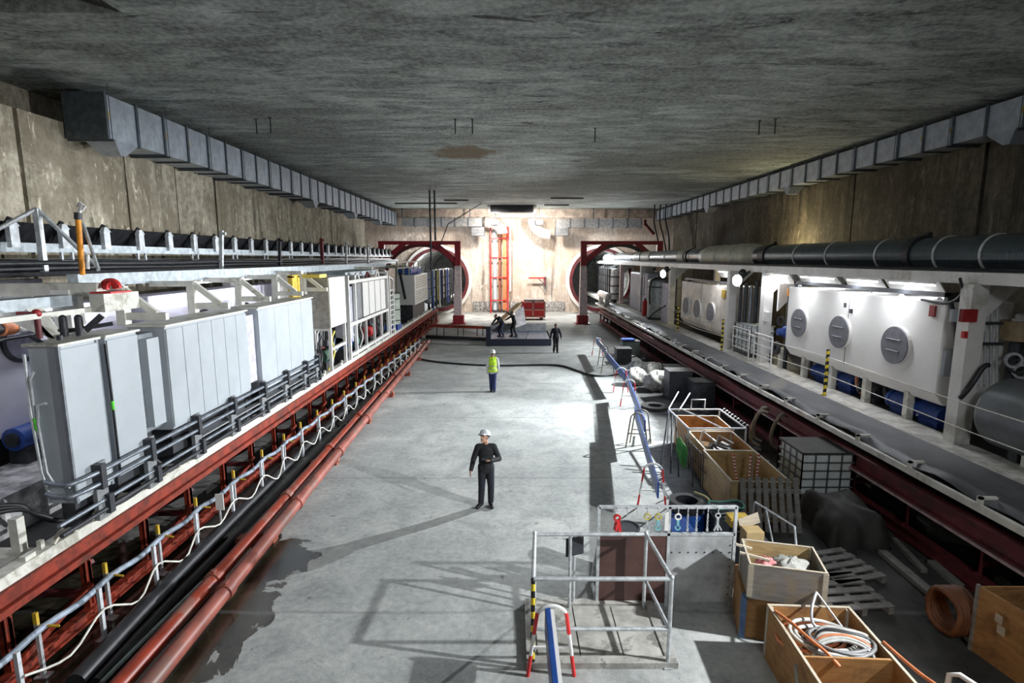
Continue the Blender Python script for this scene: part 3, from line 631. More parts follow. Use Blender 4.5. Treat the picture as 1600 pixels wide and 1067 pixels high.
solo(MB().box(-6.40, -6.27, 10.6, 17.2, 1.92, 1.95), 'cable_tray', M('perforated_tray', (.35, .36, .38), .5, .4, 60, .6), 'perforated cable tray between the conduits below the grey cabinets', 'cable tray')
for i, (a, yy) in enumerate(((-.12, 7.1), (0, 7.0), (.1, 6.9))):
    solo(MB().tube(smooth_path([(-7.7 + a, 6.2, 1.5), (-7.6 + a, 6.5, 1.95), (-7.25, 6.8, 2.12 + a * .5), (-6.95, 7.2, 2.05 + a * .3), (-6.78 - a * .3, 7.35, 1.85), (-6.62 - a * .4, 7.6, 1.66), (-6.32, 8.3, 1.64 + a * .2), (-6.36, 9.4, 1.62 + .2 * abs(a))]), .035, 8), 'cable_loop', BLACK, ('black cable loop below the nearest grey cabinet, leftmost strand', 'black cable loop below the nearest grey cabinet, middle strand', 'black cable loop below the nearest grey cabinet, right strand')[i], 'cable', 'cable loops at the left machine')
for i, (y, zz) in enumerate(((9.0, 0), (10.2, .02))):
    solo(MB().tube(smooth_path([(-6.5, y, 2.3), (-6.35, y + .2, 2.0), (-6.3, y + .5, 1.75), (-6.28, y + 1.2, 1.66 + zz)]), .04, 8), 'cable_drop', BLACK, ('thick black cable dropping in the recess beside the junction box', 'thick black cable under the longest grey cabinet')[i], 'cable', 'cable drops')
for i, y in enumerate((7.2, 7.9, 8.4, 9.3, 9.7)):
    solo(MB().ball((-6.36, y, 1.66), (.08, .12, .05), 8, lambda a, t_: 1 + .3 * math.sin(3 * t_)).tube([(-6.32, y - .2, 1.6), (-6.36, y, 1.7), (-6.3, y + .18, 1.6)], .02, 5), 'rag', M('pale_rag', (.6, .56, .46), .9), 'pale crumpled rag on the cream edge beam, %s from the camera' % ORD[i], 'rag', 'rags on the edge beam')

# white housings with round windows at the back of the left machine
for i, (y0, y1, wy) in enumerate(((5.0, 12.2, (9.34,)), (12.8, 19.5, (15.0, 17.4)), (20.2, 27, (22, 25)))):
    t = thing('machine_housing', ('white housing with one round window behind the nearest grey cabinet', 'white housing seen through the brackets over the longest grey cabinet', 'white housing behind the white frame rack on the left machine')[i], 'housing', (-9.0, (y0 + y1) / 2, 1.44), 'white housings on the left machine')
    MB().box(-9.35, -8.55, y0, y1, 2.5, 4.62).build('body', M('white_paint_lit_lilac', (0.66, 0.65, 0.74), .4, 0, 1, .08), t, .03)  # white boxes, with the lilac light on them mixed into the colour
    MB().box(-9.2, -8.7, y0 + .3, y1 - .3, 1.44, 2.5).build('base_frame', DARK, t)
    for y in wy:
        wz = 4.08 if i == 0 else 3.75
        f = MB().disc_ring((-8.54, y, wz), (1, 0, 0), .30, .37, .08, 28).build('window_frame', DARK, t); MB().cyl((-8.55, y, wz), (-8.52, y, wz), .31, n=28).build('window_cover', M('grey_lilac_cover', (.32, .32, .42), .4), f)
for i, (y0, y1) in enumerate(((6.5, 8.6), (9.2, 11.4), (12.6, 15), (16, 18.4))):
    t = thing('fluorescent_lamp', 'lit tube lamp under the roof of the left machine, %s from the camera' % ORD[i], 'lamp', (-8.15, (y0 + y1) / 2, 4.85), 'tube lamps in the left machine')
    MB().box(-8.2, -8.08, y0, y1, 4.9, 4.97).build('housing', WHITE2, t); MB().cyl((-8.14, y0 + .05, 4.88), (-8.14, y1 - .05, 4.88), .02, n=8).build('tube', TUBE, t)
    lamp('AREA', 'left_tube_lamp', (-7.9, (y0 + y1) / 2, 4.8), (-8.7, (y0 + y1) / 2, 3.5), 14, (.88, .88, 1), shape='RECTANGLE', size=y1 - y0, size_y=.1)
# pipe bundle, valve and motors at near left
t = thing('pipe_manifold', 'dark horizontal pipe with orange collar in front of the round window at left', 'pipe', (-8.3, 8.6, 4.3))
MB().cyl((-8.3, 6.5, 4.38), (-8.3, 9.9, 4.38), .09).cyl((-8.25, 6.5, 4.2), (-8.25, 9.9, 4.2), .03).build('pipe', BLACK, t)
MB().cyl((-8.3, 8.75, 4.38), (-8.3, 8.95, 4.38), .13).build('collar', ORGP, t); MB().cyl((-8.3, 9.0, 4.38), (-8.3, 9.6, 4.38), .11).build('sleeve', WHITE2, t)
t = thing('valve', 'dark red valve on a post above the nearest grey cabinet', 'valve', (-7.05, 8.0, 4.33))
MB().cyl((-7.02, 8.0, 4.33), (-7.02, 8.0, 4.68), .04).build('post', REDD, t); MB().bar((-7.3, 8, 4.7), (-6.97, 8, 4.7), .05).ball((-7.02, 8.0, 4.7), .065, 10).build('handle', M('alarm_red', (.33, .02, .02), .5), t)
t = thing('hydraulic_cylinders', 'pair of upright dark cylinders standing between the two nearest grey cabinets', 'cylinders', (-6.75, 8.22, 4.3))
for i, (x, y) in enumerate(((-6.85, 8.25), (-6.65, 8.3))): MB().cyl((x, y, 4.2), (x, y, 4.6), .055).ball((x, y, 4.6), .055, 10).cyl((x, y, 4.4), (x, y, 4.44), .075).build('cylinder', (DARK, CHAR)[i], t)
MB().bar((-6.85, 8.3, 4.4), (-6.35, 8.6, 4.48), .06).bar((-6.6, 8.35, 4.4), (-6.4, 8.45, 4.62), .09).build('bracket', CHAR, t)
for i, (px, y) in enumerate(((12, 9.0), (36, 9.6))):
    x = (px - 800) * y / F
    t = thing('motor', ('blue motor low at the left picture edge below the round window', 'second blue motor, closer to the nearest grey cabinet')[i], 'motor', (x, y, 2.0), 'blue motors at left')
    MB().cyl((x, y - .25, 2.5), (x, y + .35, 2.5), .2).build('body', BLUEM, t); MB().cyl((x, y + .35, 2.5), (x, y + .45, 2.5), .22).cyl((x, y - .3, 2.5), (x, y - .25, 2.5), .12).build('flange', ORGP if i else DARK, t); MB().box(x - .15, x + .15, y - .2, y + .3, 1.44, 2.35).build('foot', DARK, t)
solo(MB().box(-8.55, -7.4, 5.0, 9.2, 1.95, 2.06).box(-8.5, -8.4, 5.0, 9.2, 1.44, 1.95).box(-7.5, -7.42, 5, 9.2, 1.44, 1.95), 'work_platform', M('scuffed_white_steel', (.5, .5, .5), .5, 0, 4, .6), 'scuffed pale platform strip at the left edge below the motors', 'platform')

solo(MB().box(-9.35, -9.1, 4.5, 10.6, 4.72, 5.12), 'cable_tray', CHAR, 'dark filler box added at the upper left, below the overhead conveyor and mast', 'cable tray')  # plain dark box added to fill the black area below the conveyor
# conveyor on top of the left machine
t = thing('overhead_conveyor', 'long belt conveyor with pale idler brackets high along the left machine', 'conveyor', (-10.0, 25, 5.2))
MB().box(-10.08, -9.95, 5, 46, 5.64, 5.82).box(-11.2, -11.08, 5, 46, 5.64, 5.82).build('stringer', M('pale_blue_grey_paint', (0, 0, 0)), t)
b = MB(); b.add([(-9.99, 5, 6.22), (-10.3, 5, 5.85), (-10.85, 5, 5.85), (-11.2, 5, 6.32), (-9.99, 46, 6.22), (-10.3, 46, 5.85), (-10.85, 46, 5.85), (-11.2, 46, 6.32)], [(0, 1, 5, 4), (1, 2, 6, 5), (2, 3, 7, 6)]).build('belt', BLACK, t)
MB().box(-11.1, -10.0, 5, 46, 5.45, 5.5).build('return_belt', BLACK, t)
y = 6.0; k = 0
while y < 45:
    m = MB().box(-9.97, -9.87, y - .1, y + .1, 5.72, 6.14); m.add([(-9.97, y - .12, 6.14), (-9.85, y - .12, 6.14), (-9.85, y + .12, 6.14), (-9.97, y + .12, 6.14), (-9.95, y - .05, 6.25), (-9.88, y - .05, 6.25), (-9.88, y + .05, 6.25), (-9.95, y + .05, 6.25)], [(0, 1, 5, 4), (1, 2, 6, 5), (2, 3, 7, 6), (3, 0, 4, 7), (4, 5, 6, 7)])
    m.build('idler_bracket', M('pale_bracket', (.60, .63, .66), .5), t)
    MB().cyl((-9.93, y, 6.3), (-10.3, y, 5.80), .05, n=8).cyl((-10.3, y, 5.86), (-10.85, y, 5.86), .06, n=8).build('roller', DARK, t)
    if k % 2 == 1: MB().bar((-10.02, y, 5.22), (-10.02, y, 5.64), .05).bar((-10.02, y + .3, 5.22), (-10.02, y + .3, 5.64), .05).bar((-10.02, y, 5.44), (-10.02, y + .3, 5.44), .05).build('support_leg', M('pale_bracket', (0, 0, 0)), t)
    y += 1.25; k += 1
MB().box(-11.2, -9.4, 5, 46, 5.14, 5.24).build('bed', DARK, t)
for i in range(4):
    z = 5.30 + (i % 2) * .10; x = -9.5 + i * .06
    solo(MB().tube([(x, 5 + k * 2.0, z + .015 * math.sin(k * 1.7 + i)) for k in range(21)], .05, 7), 'hose_line', BLACK, 'black hose line below the overhead conveyor at left, %s strand from the hall' % ORD[3 - i], 'hose', 'hose lines under the left conveyor')
t = thing('scaffold_mast', 'grey tube mast with two slanting stays above the left conveyor', 'mast', (-9.6, 11, 5.24))
p = at(57, 326, y=11.0)
MB().bar((p.x, 11, 5.24), (p.x, 11, p.z), .1).build('pole', TUBEG, t); MB().cyl(p, at(150, 415, y=11.2), .04).cyl(p, at(-30, 372, y=10.4), .04).build('stay', TUBEG, t)
t = thing('orange_post', 'orange and yellow post with dark cap above the left conveyor', 'post', at(128, 428, y=10))
MB().cyl(at(129, 429, y=10), at(122, 342, y=9.9), .045).build('post', ORG, t); MB().cyl(at(122, 343, y=9.9), at(122, 332, y=9.9), .06).build('cap', DARK, t); MB().bar(at(123, 334, y=9.9), at(128, 318, y=9.9), .05).bar(at(122, 318, y=9.9), at(132, 326, y=9.9), .03, .1).build('lamp_head', WHITE2, t)
t = thing('leaning_strut', 'thin pale strut slanting down beside the orange post', 'strut', at(154, 422, y=9.8))
MB().cyl(at(154, 422, y=9.8), at(130, 350, y=10.2), .03).build('tube', TUBEG, t); MB().cyl(at(137, 420, y=9.8), at(137, 398, y=9.8), .03).build('peg', WHITE2, t)
for i, (px, y, py0, py1) in enumerate(((346, 17.5, 420, 360), (437, 22, 415, 372), (504, 27, 412, 372), (541, 30, 415, 378), (575, 34, 415, 382))):
    a = at(px, py0, y=y); b = at(px - (2 if i == 2 else 0), py1, y=y)
    solo(MB().bar(a, b, .1 if i != 2 else .14).box(b.x - .05, b.x + .13, y - .04, y + .04, b.z - .14, b.z - .06), 'conveyor_post', (TUBEG, DARK, REDD, TUBEG, TUBEG)[i], ('pale post rising above the left conveyor, nearest of the row', 'dark post rising above the left conveyor over the far grey cabinet', 'dark red post above the left conveyor near the tall white panel', 'thin pale post above the left conveyor over the white rack', 'thin pale post at the far end of the left conveyor')[i], 'post', 'posts above the left conveyor')

# far equipment of the left machine
t = thing('tall_cabinet', 'tall white panel cabinet with grey side, beyond the grey cabinets', 'cabinet', (-6.7, 19.8, 1.44))
MB().box(-7.6, -6.32, 18.75, 20.5, 3.1, 4.82).build('body', M('beige_grey_side', (.36, .35, .32), .5), t); MB().box(-6.32, -6.27, 18.72, 20.5, 3.12, 4.85).build('door', WHITE2, t)
b = MB()
for y in (18.8, 20.45):
    b.bar((-6.35, y, 1.58), (-6.35, y, 3.1), .1); b.bar((-7.5, y, 1.44), (-7.5, y, 3.1), .1)
b.bar((-6.35, 18.8, 2.35), (-6.35, 20.45, 2.35), .1)
for y in (18.8, 20.45): b.bar((-7.5, y, 3.05), (-6.35, y, 3.05), .08)
b.build('stand', WHITE, t)
solo(MB().box(-7.6, -6.4, 18.2, 18.9, 4.86, 4.98), 'yellow_beam', M('yellow_beam_paint', (.75, .6, .12), .5), 'pale yellow beam on top of the tall white cabinet', 'beam', base=(-7, 18.5, 4.86))
solo(MB().box(-7.1, -6.95, 17.3, 17.45, 3.9, 4.95).box(-7.1, -6.95, 17.75, 17.9, 3.9, 4.95).box(-7.1, -6.95, 17.3, 17.9, 4.9, 4.98).box(-7.08, -6.97, 17.4, 17.8, 3.4, 4.9), 'yellow_rack', M('ochre_frame_paint', (.62, .42, .05), .5), 'ochre yellow frame behind the end of the far grey cabinet', 'frame')
t = thing('white_rack', 'white steel frame rack holding a row of white upright panels', 'rack', (-6.8, 24.4, 1.58))
f = MB()
for y in (21.0, 21.9, 27.6):
    f.bar((-6.33, y, 1.58), (-6.33, y, 4.85), .11); f.bar((-7.4, y, 1.44), (-7.4, y, 4.85), .11); f.bar((-7.4, y, 4.8), (-6.33, y, 4.8), .1)
for z in (2.95, 1.75, 4.6): f.bar((-6.33, 21, z), (-6.33, 27.6, z), .13)
for y in (23.4, 24.8, 26.2): f.bar((-6.33, y, 1.58), (-6.33, y, 2.95), .1)
f.build('frame', WHITE2, t)
for k in range(5): MB().box(-6.55, -6.32, 22.05 + k * 1.05, 22.05 + k * 1.05 + (.92 if k else .8), 3.05, 4.5).build('panel', WHITE2 if k else MIDG, t, .01)
MB().box(-6.9, -6.4, 21.1, 21.8, 2.2, 4.4).build('side_locker', M('pale_lilac_grey', (.5, .5, .56), .5), t)
MB().box(-8.0, -6.7, 22, 27.4, 4.75, 4.95).build('top_tray', M('pale_blue_grey_paint', (0, 0, 0)), t)
for k in range(3): MB().tube([(-6.4, 22.2 + k * 1.7 + .7 * q / 8, 4.62 + .28 * math.sin(PI * q / 8)) for q in range(9)], .05, 6).build('hoop_pipe', WHITE2 if k != 1 else REDD, t)
MB().bar((-6.3, 27.9, 1.58), (-6.3, 27.9, 4.6), .12).bar((-6.3, 28.9, 1.58), (-6.3, 28.9, 4.4), .1).bar((-6.3, 27.9, 4.6), (-6.3, 28.9, 4.4), .08).build('handrail', WHITE2, t)
for k in range(9): MB().bar((-6.3, 27.9, 1.8 + k * .26), (-6.3, 28.9, 1.8 + k * .26), .05).build('rung', WHITE2, t)
mt = [('pump', 'dark pump', BLUEM), ('pump', 'dark green pump', M('pump_green', (.05, .12, .09), .5)), ('pump', 'charcoal pump', CHAR)]
for i, (y, z, c_, nm) in enumerate(((18.0, 1.9, CHAR, 'dark pump with pipes under the end of the far grey cabinet'), (19.3, 2.05, M('pump_green', (0, 0, 0)), 'dark green pump on the stand under the tall white cabinet'), (21.4, 2.2, BLUEM, 'blue upright pump between the tall cabinet and the white rack'), (23.0, 2.0, M('pump_green', (0, 0, 0)), 'greenish pump low in the first bay of the white rack'), (25.4, 2.1, BRED, 'red pump low in the middle bay of the white rack'), (26.9, 2.0, CHAR, 'dark pump low in the last bay of the white rack'))):
    t = thing('pump', nm, 'pump', (-6.8, y, 1.44), 'pumps under the far left racks')
    MB().cyl((-6.8, y - .3, z), (-6.8, y + .3, z), .24).build('motor', c_, t); MB().cyl((-6.8, y + .3, z), (-6.8, y + .4, z), .28).cyl((-6.8, y + .42, z - .1), (-6.8, y + .42, z + .5), .09).build('casing', DARK, t); MB().box(-7, -6.6, y - .3, y + .3, 1.44, z - .2).build('foot', DARK, t)
    MB().tube(smooth_path([(-6.5, y - .4, 1.6), (-6.32, y - .2, 2.2), (-6.5, y + .1, 2.6), (-6.45, y + .3, 2.9)], 5), .035, 7).build('hose', (BLACK, M('yellow_hose', (.7, .6, .1), .5), BLUEM, WHITE2, REDD, BLACK)[i], t)
for j in range(26):
    y = 17.4 + random.random() * 11; z = 1.6 + random.random() * 1.3; x = -7.3 + random.random() * .5
    solo(MB().tube(smooth_path([(x, y, 1.45), (x + random.uniform(-.2, .3), y + .2, z), (x + .1, y + random.uniform(.3, .9), z + .1), (x + .2, y + .9, random.uniform(1.5, 3))], 4), random.uniform(.025, .06), 6), 'machine_hose', random.choice((BLACK, BLACK, DARK, PIPEG, WHITE2, REDD)), 'thin hose tangled among the pumps under the far left racks', 'hose', 'hoses among the left pumps')
t = thing('storage_tank', 'pale upright tank in a cage left of the louvred white cabinet', 'tank', (-6.7, 30.3, 1.58))
MB().cyl((-6.7, 30.3, 1.9), (-6.7, 30.3, 3.6), .45, n=18).build('body', M('pale_green_tank', (.45, .5, .42), .5), t); f = MB()
for z in (2.1, 2.7, 3.3, 3.6): f.disc_ring((-6.7, 30.3, z), (0, 0, 1), .45, .49, .06, 18)
f.build('hoop', BLACK, t); MB().box(-7.1, -6.3, 29.8, 30.8, 1.58, 1.9).build('base', BLUEM, t)
t = thing('louvred_cabinet', 'big white cabinet with louvred panels before the left portal', 'cabinet', (-6.9, 35, 1.44))
MB().box(-7.5, -6.3, 35.4, 40.8, 2.5, 4.45).build('body', WHITE2, t, .03)
for k in range(5):
    for j in range(2):
        m = MB(); y0 = 35.9 + k * .96
        for q in range(5): m.box(-6.3, -6.27, y0, y0 + .8, 2.65 + j * .92 + q * .16, 2.75 + j * .92 + q * .16)
        m.build('louvre', M('louvre_cream', (.62, .60, .52), .5), t)
MB().box(-7.4, -6.5, 35.6, 40.4, 1.44, 2.5).build('base_frame', DARK, t); MB().cyl((-6.8, 35.6, 4.68), (-6.8, 40, 4.68), .24).cyl((-7.25, 35.6, 4.65), (-7.25, 39, 4.65), .2).build('top_pipe', BLUEM, t)
MB().bar((-6.9, 35.2, 2.9), (-7.2, 35.2, 4.6), .14).build('black_strap', BLACK, t)
f = MB()
for k in range(6): f.bar((-6.6, 31.5 + k * 1.8, 4.5), (-6.6, 31.5 + k * 1.8, 5.3), .07)
f.bar((-6.6, 31.5, 5.3), (-6.6, 40.5, 5.3), .08).bar((-6.6, 31.5, 4.95), (-6.6, 40.5, 4.95), .05); f.build('guard_rail', M('olive_rail', (.42, .42, .34), .5), t)
for i in range(8):
    y = 42.5 + i * 1.5
    t = thing('process_column', 'upright vessel with bands inside the left tunnel mouth, %s counted inward' % ORD[i], 'vessel', (-6.5 + .05 * i, y, 1.44), 'vessels at the left tunnel mouth')
    c_ = (MIDG, WHITE2, M('yellow_beam_paint', (0, 0, 0)), BLUEM, WHITE2, MIDG, WHITE2, MIDG)[i]; x = -6.5 + .05 * i
    MB().cyl((x, y, 2.2), (x, y, 4.4), .38, n=14).ball((x, y, 4.4), (.38, .38, .2), 12).ball((x, y, 2.2), (.38, .38, .2), 12).build('shell', c_, t); f = MB()
    for z in (2.5, 3.2, 3.9): f.disc_ring((x, y, z), (0, 0, 1), .37, .43, .08, 16)
    f.cyl((x + .4, y - .3, 1.5), (x + .4, y - .3, 4.6), .07, n=8); f.build('band', (BLUEM, DARK, WHITE2, DARK, DARK, BLUEM, DARK, DARK)[i], t); MB().cyl((x, y, 1.44), (x, y, 2.1), .1).build('foot', DARK, t)

# ------------------------------------------------------------------ floor pipes and cable stands left of the open floor
def gpath(pts, z): return [(*at(px, py, z=z)[:2], z) for px, py in pts]
for i, (a, b, r, mat, lab) in enumerate((((235, 1067), (670, 533), .12, PINKP, 'faded red water main on the floor, nearest to the open floor'), ((190, 1067), (663, 535), .12, REDP, 'deep red water main on the floor, left of the faded one'))):
    p0 = at(*a, z=r + .1); p1 = at(*b, z=r + .1); d = (p1 - p0); p0 = p0 - d * .06
    t = thing('water_main', lab, 'pipe', (p0.x, p0.y, 0), 'red water mains')
    MB().cyl(p0, p1, r, n=18).build('pipe', mat, t)
    f = MB()
    for k in range(9):
        q = p0 + (p1 - p0) * (.12 + k * .105 + i * .012); dd = d.normalized(); f.cyl(q - dd * .09, q + dd * .09, r + .025, n=18); f.cb((q.x + .02, q.y, q.z + r + .02), .05, .12, .05)
    f.build('coupling', REDP if i else PINKP, t)
p0 = at(235, 1067, z=.0); p1 = at(672, 530, z=0)
for i, (px, py) in enumerate(((430, 845), (527, 725), (578, 661), (614, 620), (640, 587), (657, 563), (668, 547))):
    q = at(px, py, z=0)
    t = thing('pipe_chock', 'red timber chock under the water mains, %s from the camera' % ORD[i], 'chock', (q.x, q.y, 0), 'chocks under the water mains')
    MB().box(q.x - .75, q.x + .02, q.y - .1, q.y + .1, 0, .098).build('beam', M('red_timber', (.28, .07, .04), .7), t); MB().prism([(q.x - .08, .098), (q.x + .06, .098), (q.x + .06, .12), (q.x - .0, .26)], 'xz', q.y - .1, q.y + .1).build('wedge', M('red_timber', (0, 0, 0)), t)
solo(MB().tube(smooth_path(gpath([(118, 1067), (250, 925), (400, 775), (505, 672), (590, 596), (655, 533)], .13), 5), .125, 12), 'floor_hose', BLACK, 'thick black hose lying left of the red water mains', 'hose')
solo(MB().tube(smooth_path(gpath([(150, 1067), (282, 925), (425, 780), (527, 674), (594, 604), (659, 534)], .08), 5), .075, 10), 'floor_hose', BLACK, 'thinner black hose between the thick black hose and the red water mains', 'hose')
solo(MB().tube(smooth_path(gpath([(158, 1067), (300, 925), (440, 790), (540, 680), (600, 612), (660, 535)], .19), 5), .03, 8), 'thin_pipe', M('pale_teal_pipe', (.30, .38, .38), .4, .3), 'thin pale pipe between the black hose and the red water mains', 'pipe')
ya = [5.2 + k * 1.22 for k in range(22)]
pa = proto('hose_stand')
MB().box(-.09, .09, -.06, .06, 0, .02).build('base_plate', TUBEG, pa); MB().bar((0, 0, .02), (0, 0, .82), .045).build('post', TUBEG, pa); MB().bar((0, 0, .76), (0, 0, .92), .046).bar((.02, 0, .74), (.26, .02, .7), .022).build('hook', YEL, pa)
for i, y in enumerate(ya):
    y += random.uniform(-.12, .12); place(pa, i == 0, (-6.28 + .028 * (y - 5), y, 0), random.uniform(-.1, .1), 'steel stand with yellow hook carrying the grey-blue hose, %s from the camera' % ORD[i], 'stand', 'hose stands along the red trestle')
    ya[i] = y
pb = proto('rope_post')
MB().box(-.1, .1, -.06, .06, 0, .02).build('base_plate', TUBEG, pb); MB().bar((0, 0, .02), (0, 0, .82), .05).build('post', M('pale_bracket', (0, 0, 0)), pb)
yb = [5.9 + k * 1.22 for k in range(22)]
for i, y in enumerate(yb):
    y += random.uniform(-.12, .12); yb[i] = y
    place(pb, i == 0, (-5.98 + .02 * (y - 5), y, 0), random.uniform(-.1, .1), 'bare steel post carrying the sagging white rope, %s from the camera' % ORD[i], 'post', 'rope posts along the red trestle')
pts = []
for y in ya: pts += [(-6.2 + .028 * (y - 5), y, .72), (-6.2 + .028 * (y + .6 - 5), y + .61, .66)]
solo(MB().tube(smooth_path(pts, 3), .045, 8), 'carried_hose', HOSEB, 'long grey-blue hose hung on the yellow hooks beside the red trestle', 'hose')
solo(MB().tube(smooth_path([(p[0] - .1, p[1], p[2] - .07 + .02 * math.sin(p[1])) for p in pts], 3), .03, 7), 'carried_cable', BLACK, 'black cable hung behind the grey-blue hose along the red trestle', 'cable')
pts = []
for y in yb: pts += [(-5.93 + .02 * (y - 5), y, .5), (-5.88 + .02 * (y - 5), y + .61, .2 + random.uniform(-.05, .1))]
solo(MB().tube(smooth_path(pts, 4), .017, 6), 'sagging_rope', ROPE, 'white rope sagging from post to post in front of the red trestle', 'rope')
q = (-5.9, 10.6, 0)
t = thing('tag_board', 'small white tag board on the stand beside the red trestle', 'sign', (-5.9, 10.35, 0)); MB().bar((-5.9, 10.35, 0), (-5.9, 10.35, .5), .03).build('stake', TUBEG, t); MB().cb((-5.88, 10.33, .66), .16, .02, .34).build('board', WHITE2, t)
for i, (px, py) in enumerate(((455, 720), (540, 668), (582, 625))):
    p = at(px, py, z=0)
    solo(MB().box(p.x - .25, p.x + .05, p.y - .15, p.y + .15, 0, .14, (0, 0, .5)), 'timber_offcut', DARK, 'dark offcut block beside the black floor hose, %s from the camera' % ORD[i], 'offcut', 'offcuts beside the floor hose')
# red barrier beam between the left portal and the platform
t = thing('barrier_beam', 'horizontal red beam on thin legs between the left portal and the steel platform', 'beam', (-3.5, 38.5, 0))
MB().bar((-5.9, 39, .72), (-1.7, 38.6, .62), .2).build('beam', REDS, t)
for x in (-5.4, -4.9, -3.9, -3.5, -2.5, -2.1): MB().bar((x, 38.8, 0), (x, 38.8, .6), .06).build('leg', DARK, t)
solo(MB().bar((-6.0, 37.6, .12), (-1.6, 36.4, .12), .22), 'floor_beam', CHAR, 'dark beam lying on the floor left of the steel platform', 'beam')
solo(MB().tube(smooth_path(gpath([(640, 556), (662, 562), (700, 567), (770, 571), (850, 570), (880, 572), (905, 580), (930, 587), (960, 585), (985, 578)], .05), 6), .05, 8), 'crossing_hose', BLACK, 'black hose crossing the open floor beyond the worker in the yellow vest', 'hose')

# =================================================================== RIGHT MACHINE
t = thing('backup_gantry', 'long white steel gantry of the right machine with walkway and columns', 'machine gantry', (9.9, 30, 1.5))
MB().box(8.78, 9.75, 3, 66, 1.52, 1.6).build('walkway', DECK, t)
MB().box(9.75, 12.4, 3, 66, 1.45, 1.55).build('deck', GRATE, t)
MB().box(8.72, 8.78, 3, 66, 1.36, 1.62).build('edge_beam', CREAM, t)
MB().box(9.5, 9.72, 4, 62, 4.98, 5.22).build('top_beam', WHITE, t)
MB().box(9.8, 11.9, 4, 62, 5.2, 5.26).build('roof_plate', M('pale_grey_roof', (.4, .4, .41), .5), t)
for k, y in enumerate((5.5, 11.25, 20.4, 23.7, 32.6, 40, 47.6)):
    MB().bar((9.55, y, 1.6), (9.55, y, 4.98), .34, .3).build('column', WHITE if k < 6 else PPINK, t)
    MB().bar((9.55, y, 5.1), (12.2, y, 5.1), .24).build('cross_beam', WHITE, t); MB().bar((12.2, y, 1.5), (12.2, y, 5.1), .3).build('column', WHITE, t)
    MB().prism([(9.72, 4.98), (10.5, 4.98), (9.72, 4.2)], 'xz', y - .04, y + .04).build('gusset', WHITE, t)
for k in range(12): MB().bar((9.75, 5 + k * 1.6, 1.58), (9.75, 5 + k * 1.6, 2.3), .16).build('housing_leg', CREAM, t)

def right_housing(label, y0, y1, z0, z1, wins, mat):
    x = 9.55; t = thing('machine_housing', label, 'housing', (x + .8, (y0 + y1) / 2, 1.6), 'white housings on the right machine')
    m = MB().prism([(x, z0 + .28), (x, z1), (x + 1.5, z1), (x + 1.5, z0), (x + .2, z0)], 'xz', y0, y1); m.build('body', mat, t, .02)
    MB().box(x - .012, x + .005, (y0 + y1) / 2 - .012, (y0 + y1) / 2 + .012, z0 + .3, z1 - .02).build('seam', MIDG, t)
    for y, z in wins:
        f = MB().disc_ring((x - .04, y, z), (1, 0, 0), .42, .49, .08, 30).build('window_frame', WHITE2, t)
        g = MB().cyl((x - .11, y, z), (x - .07, y, z), .465, n=30); g.build('window_cover', STEEL, f)
        h = MB().cyl((x - .12, y - .25, z + .14), (x - .12, y + .25, z + .14), .02, n=6).cyl((x - .12, y - .22, z - .14), (x - .12, y + .22, z - .14), .02, n=6); h.build('handle_bar', STEEL, f)
    for k in range(6): MB().disc_ring((x + .15, y0 + .4 + k * (y1 - y0 - .8) / 5, z1 + .02), (0, 1, 0), .03, .06, .03, 10, 0, PI).build('lifting_eye', WHITE2, t)
    MB().box(x + .1, x + .16, y0 + .1, y1 - .1, z1 + .1, z1 + .2).box(x + .1, x + .5, y0 + .1, y0 + .2, z1, z1 + .2).box(x + .1, x + .5, y1 - .2, y1 - .1, z1, z1 + .2).build('cable_tray', CHAR, t); return t
hN = right_housing('long white housing with three round covers nearest the camera on the right machine', 11.95, 18.8, 2.2, 4.55, ((17.85, 3.4), (15.62, 3.4), (13.3, 3.38)), WHITE2)
MB().box(9.6, 9.82, 11.86, 11.95, 2.9, 3.5).build('switch_box', CAB, hN)
MB().box(9.5, 9.56, 12.2, 12.36, 4.2, 4.45).build('red_plate', M('maroon_plate', (.25, .03, .03), .5), hN)
MB().box(9.51, 9.56, 15.2, 15.3, 3.98, 4.1).box(9.51, 9.56, 15.5, 15.58, 4.12, 4.25).build('vent_slot', DARK, hN)
hF = right_housing('stained white housing with three narrow-looking round covers, farther along the right machine', 24.2, 30.7, 1.95, 4.25, ((29.6, 2.95), (27.8, 2.95), (25.9, 2.95)), M('stained_white_paint', (.72, .66, .58), .45, 0, 1.2, .25))
MB().box(9.5, 9.56, 24.3, 24.7, 3.75, 4.1).build('warning_plate', YEL, hF)
# spiral ventilation duct above
t = thing('spiral_duct', 'large round dark spiral duct running above the right machine', 'air duct', (10.35, 30, 5.1))
MB().cyl((10.35, 4, 5.6), (10.35, 62, 5.6), .42, n=30).build('pipe', SPIRAL, t)
MB().cyl((10.35, 23.6, 5.6), (10.35, 28.6, 5.6), .55, n=30).cyl((10.35, 22.8, 5.6), (10.35, 23.6, 5.6), .42, .55, n=30).cyl((10.35, 28.6, 5.6), (10.35, 29.4, 5.6), .55, .42, n=30).build('sleeve', SLEEVE, t)
MB().cyl((10.35, 32, 5.6), (10.35, 33.2, 5.6), .47, n=30).cyl((10.35, 40, 5.6), (10.35, 45, 5.6), .44, n=30).build('sleeve', SLEEVE, t)
for k, y in enumerate((9.8, 11.7, 13.0, 15.1, 17.5, 19.5, 24.9, 26.8, 31, 36, 41, 46)):
    MB().disc_ring((10.35, y, 5.6), (0, 1, 0), .41 if not 23.6 < y < 28.6 else .54, .437 if not 23.6 < y < 28.6 else .57, .06, 30).build('band', BANDS, t)
